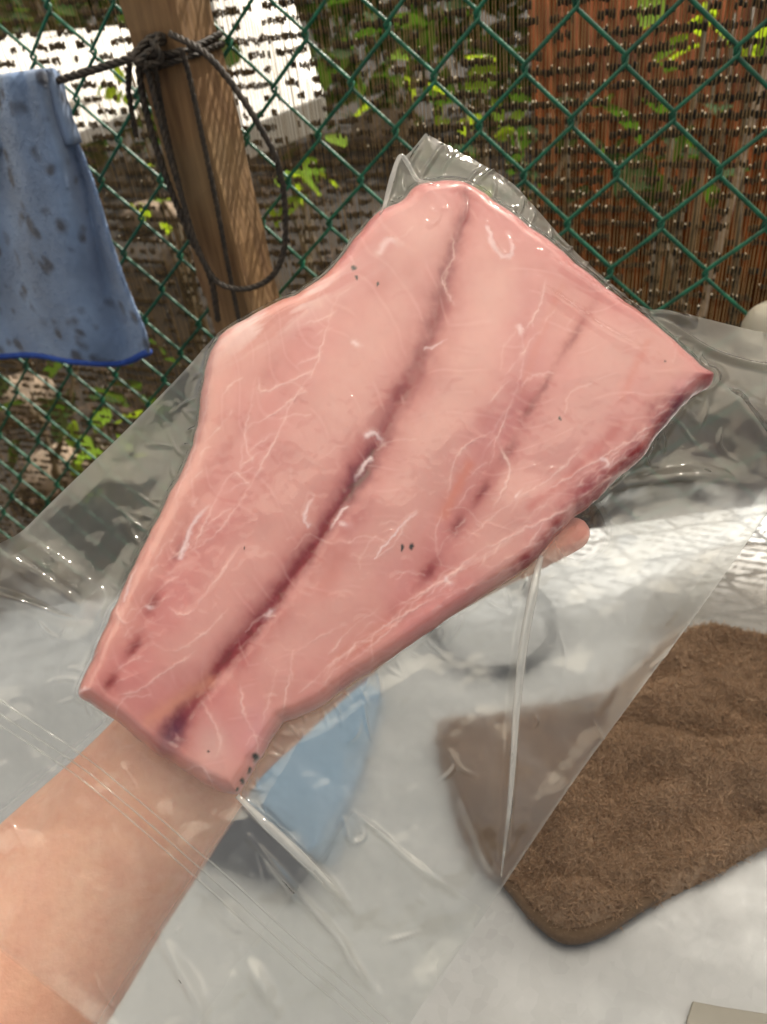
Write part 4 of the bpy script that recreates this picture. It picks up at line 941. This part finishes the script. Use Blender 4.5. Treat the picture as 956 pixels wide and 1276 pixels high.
def sheet(na, nb):
    Wg, Ug = np.meshgrid(np.linspace(0, 1, na), np.linspace(0, 1, nb), indexing='ij'); w = Wg.ravel(); u = Ug.ravel()
    A_ = samp(TOPC, u) * (1 - w)[:, None] + samp(BOTC, u) * w[:, None]; B_ = samp(LEFC, w) * (1 - u)[:, None] + samp(RIGC, w) * u[:, None]
    C_ = ((1 - u) * (1 - w))[:, None] * TOPC[0] + (u * (1 - w))[:, None] * TOPC[-1] + ((1 - u) * w)[:, None] * BOTC[0] + (u * w)[:, None] * BOTC[-1]
    rim = np.clip(np.minimum(np.minimum(w, 1 - w) * 1500, np.minimum(u, 1 - u) * 700) / 25, 0, 1)
    I = np.arange(na * nb).reshape(na, nb); Q = np.stack([I[:-1, :-1], I[:-1, 1:], I[1:, 1:], I[1:, :-1]], -1).reshape(-1, 4)
    return A_ + B_ - C_, rim, Q
def film_sheet(name, na, nb, side):
    Pf, rim, Q = sheet(na, nb); h, sdF = film_heights(Pf, rim, side)
    o = mesh_obj(name, bag_pts(Pf, h), Q if side > 0 else Q[:, ::-1].copy(), M['film'], bag)
    dA, _, _ = poly_dist(Pf, ARMP, True); sdA = np.where(inside(Pf, ARMP), dA, -dA); onarm = np.clip(sdA / 14 + .4, 0, 1)
    dT = np.hypot(Pf[:, 0] - 722, Pf[:, 1] - 660); clg = np.maximum(np.clip(sdF / 4 + 0.5, 0, 1), np.clip((44 - dT) / 14, 0, 1))
    set_attr(o, 'cling', np.maximum(clg, (0.8 if side > 0 else 0.9) * onarm)); set_attr(o, 'even', np.clip(onarm * 2, 0, 1))
film_sheet('front_film', 620, 450, 1); film_sheet('back_film', 260, 190, -1)
def front_at(P2): return film_heights(np.asarray(P2, float), np.ones(len(P2)), 1)[0]
M['fold'] = make_film('folded_film', 0.20)
def pleat(px, rad):
    P2 = crom(px, 12); n_ = len(P2); hN = front_at(P2); hN = np.convolve(np.pad(hN, 4, 'edge'), np.ones(9) / 9, 'valid')
    t_ = np.linspace(0, 1, n_); b = MB(); b.tube(bag_pts(P2, hN - 0.0004), np.interp(t_, np.linspace(0, 1, len(rad)), rad), 10)
    o = b.build('pleat', M['fold'], bag); set_attr(o, 'cling', np.zeros(len(o.data.vertices)))
pleat([(670, 696), (657, 740), (647, 800), (639, 880), (632, 960), (624, 1092)], [.0011, .0019, .0018, .0015, .0011, .0003])
pleat([(470, 282), (478, 262), (486, 232), (496, 206), (508, 214), (520, 232), (536, 246)], [.0004, .0011, .0013, .0010, .0012, .0010, .0003])
pleat([(296, 990), (335, 1026), (372, 1060), (410, 1100), (440, 1140)], [.0009, .0017, .0018, .0013, .0004])
# the doubled cuff at the mouth of the bag
cu, cv = np.meshgrid(np.linspace(0, 1, 120), np.linspace(0, 1, 120), indexing='ij'); cu = cu.ravel()[:, None]; cv = cv.ravel()[:, None]
cA, cB, cC, cD = [np.array(q, float) for q in ((438, 1010), (606, 1135), (357, 1491), (190, 1345))]
Pc = cA * (1 - cu) * (1 - cv) + cB * cu * (1 - cv) + cC * cu * cv + cD * (1 - cu) * cv
Pc = Pc + np.stack([(fbm(Pc[:, 0] / 50, Pc[:, 1] / 50, 301) - .5) * 8 * (1 - cu[:, 0]), (fbm(Pc[:, 0] / 40, Pc[:, 1] / 40, 303) - .5) * 10], 1)
hidx = front_at(Pc)
I = np.arange(120 * 120).reshape(120, 120); Qc = np.stack([I[:-1, :-1], I[:-1, 1:], I[1:, 1:], I[1:, :-1]], -1).reshape(-1, 4)
M['cuff'] = make_film('doubled_film', 0.04)
oc = mesh_obj('cuff_film', bag_pts(Pc, hidx + 0.0013 + 0.0012 * fbm(Pc[:, 0] / 40, Pc[:, 1] / 40, 305)), Qc, M['cuff'], bag); set_attr(oc, 'cling', np.zeros(len(Pc)))
# welded seams and zip ribs standing proud of the front film
def rib(name, px, rad, lift=0.0010):
    P2 = crom(px, 24); hh = front_at(P2) + 0.0022 * np.clip((P2[:, 0] - 300) / 40, 0, 1); hh = np.convolve(np.pad(hh, 3, 'edge'), np.ones(7) / 7, 'valid')
    b = MB(); b.tube(bag_pts(P2, hh + lift * 0.4), rad, 6); o = b.build(name, M['film'], bag); set_attr(o, 'cling', np.zeros(len(o.data.vertices))); return o
for off in (0, 14, 26):
    rib('zip_rib', [(-130 - off * .62, 762 + off * .75), (0 - off * .62, 870 + off * .75), (118 - off * .62, 952 + off * .75), (250 - off * .62, 1060 + off * .75), (350 - off * .62, 1150 + off * .75), (470 - off * .62, 1258 + off * .75), (560 - off * .62, 1340 + off * .75)], 0.0004)
def edge_line(name, curve):
    b = MB(); b.tube(bag_pts(curve, np.full(len(curve), 0.0)), 0.00045, 6); o = b.build(name, M['film'], bag); set_attr(o, 'cling', np.zeros(len(o.data.vertices)))
edge_line('side_seam', LEFC); edge_line('side_seam', RIGC); edge_line('end_seam', TOPC)

# ------------------------------------------------------------------ forearm and hand carrying the bag from below
def make_skin():
    t = NT('skin'); a = t.noise(22, 4); f = t.noise(420, 4, 0.6)
    col = t.mixc(t.ramp(a, [(0.3, 0.0), (0.7, 1.0)]), lin((222, 164, 138)), lin((232, 188, 162)))
    col = t.mixc(t.ramp(t.noise(60, 3), [(0.5, 0.0), (0.8, 0.35)]), col, lin((216, 152, 134)))
    col = t.mixc(t.ramp(t.noise(210, 3, 0.7), [(0.45, 0.0), (0.75, 0.30)]), col, lin((204, 134, 112))); col = t.mixc(t.ramp(t.noise(95, 4, 0.6), [(0.5, 0.0), (0.75, 0.28)]), col, lin((240, 204, 184)))
    vd = t.n('ShaderNodeVectorMath', operation='DISTANCE'); t.l(t.coords(), vd.inputs[0]); vd.inputs[1].default_value = tuple(on_bag(738, 652, -.0095) - on_bag(215, 955, -.026))
    col = t.mixc(t.ramp(vd.outputs['Value'], [(0.004, 0.75), (0.035, 0.0)]), col, lin((228, 142, 132)))
    return t.surf(t.principled(col, 0.5, t.bump(t.math('ADD', f, t.math('MULTIPLY', t.noise(130, 3, stretch=(1, 1, 1)), 1.5)), 0.3, 0.0007), Subsurface_Weight=0.25, Subsurface_Scale=0.004, Subsurface_Radius=(1.0, 0.4, 0.25)))
M['skin'] = make_skin()
hb = MB()
def ell_sweep(stations, n=28):
    """stations: (u, v, depth below the bag plane, half width, half thickness); one closed lofted limb"""
    C = np.array([on_bag(s[0], s[1], -s[2] - 0.0045) for s in stations]); T = np.gradient(C, axis=0); vs = []; m = len(C)
    for i in range(m):
        t = unit(T[i]); sd_ = unit(np.cross(t, BN)); up = np.cross(sd_, t)
        for k in range(n):
            a = 2 * math.pi * k / n; vs.append(C[i] + sd_ * math.cos(a) * stations[i][3] + up * math.sin(a) * stations[i][4])
    fs = [(i * n + k, i * n + (k + 1) % n, (i + 1) * n + (k + 1) % n, (i + 1) * n + k) for i in range(m - 1) for k in range(n)]
    fs += [tuple(range(n))[::-1], tuple((m - 1) * n + k for k in range(n))]
    hb.add(vs, fs)
def interp_st(st, k=6): return [tuple(r) for r in crom(np.array(st, float), k)]
ell_sweep(interp_st([(-330, 1600, .040, .050, .042), (-150, 1390, .038, .047, .040), (0, 1212, .036, .0425, .036), (75, 1122, .034, .0385, .032), (150, 1035, .030, .0345, .028), (215, 955, .026, .0315, .023), (252, 905, .024, .0315, .021),
                     (300, 852, .022, .0335, .0185), (352, 796, .021, .036, .017), (415, 735, .021, .038, .015), (470, 688, .022, .037, .013), (498, 665, .023, .032, .009)]))
def finger(px, r0, r1):
    st = crom(np.array(px, float), 6); m = len(st)
    P_ = np.array([on_bag(a, b_, -c) for a, b_, c in st]); rr = np.array([r0 + (r1 - r0) * i / (m - 1) for i in range(m)])
    for q in (1, 2, 3): rr[-q] *= (0.35, 0.72, 0.92)[q - 1]
    hb.tube(P_, rr, 16)
finger([(480, 775, .020), (545, 745, .017), (610, 712, .013), (668, 686, .0105), (712, 665, .0095), (743, 650, .0095)], .0105, .0075)
finger([(480, 725, .020), (545, 690, .017), (620, 640, .014), (690, 590, .012), (745, 552, .011)], .0112, .0085)
finger([(465, 690, .020), (520, 640, .018), (590, 575, .015), (650, 510, .012), (690, 465, .011)], .0112, .0085)
finger([(440, 670, .020), (480, 620, .018), (535, 545, .015), (580, 480, .012), (606, 440, .011)], .0108, .008)
finger([(300, 850, .024), (300, 790, .024), (315, 720, .022), (335, 650, .018), (350, 600, .014)], .0150, .0095)
person = empty('person', tuple(on_bag(215, 955, -.026)), label='bare forearm and hand holding the bagged fish up from below', cat='person')
body = hb.build('arm_and_hand', M['skin'], person)
md = body.modifiers.new('fuse', 'REMESH'); md.mode = 'VOXEL'; md.voxel_size = 0.0018; md.use_smooth_shade = True
md = body.modifiers.new('soften', 'SMOOTH'); md.factor = 0.5; md.iterations = 12
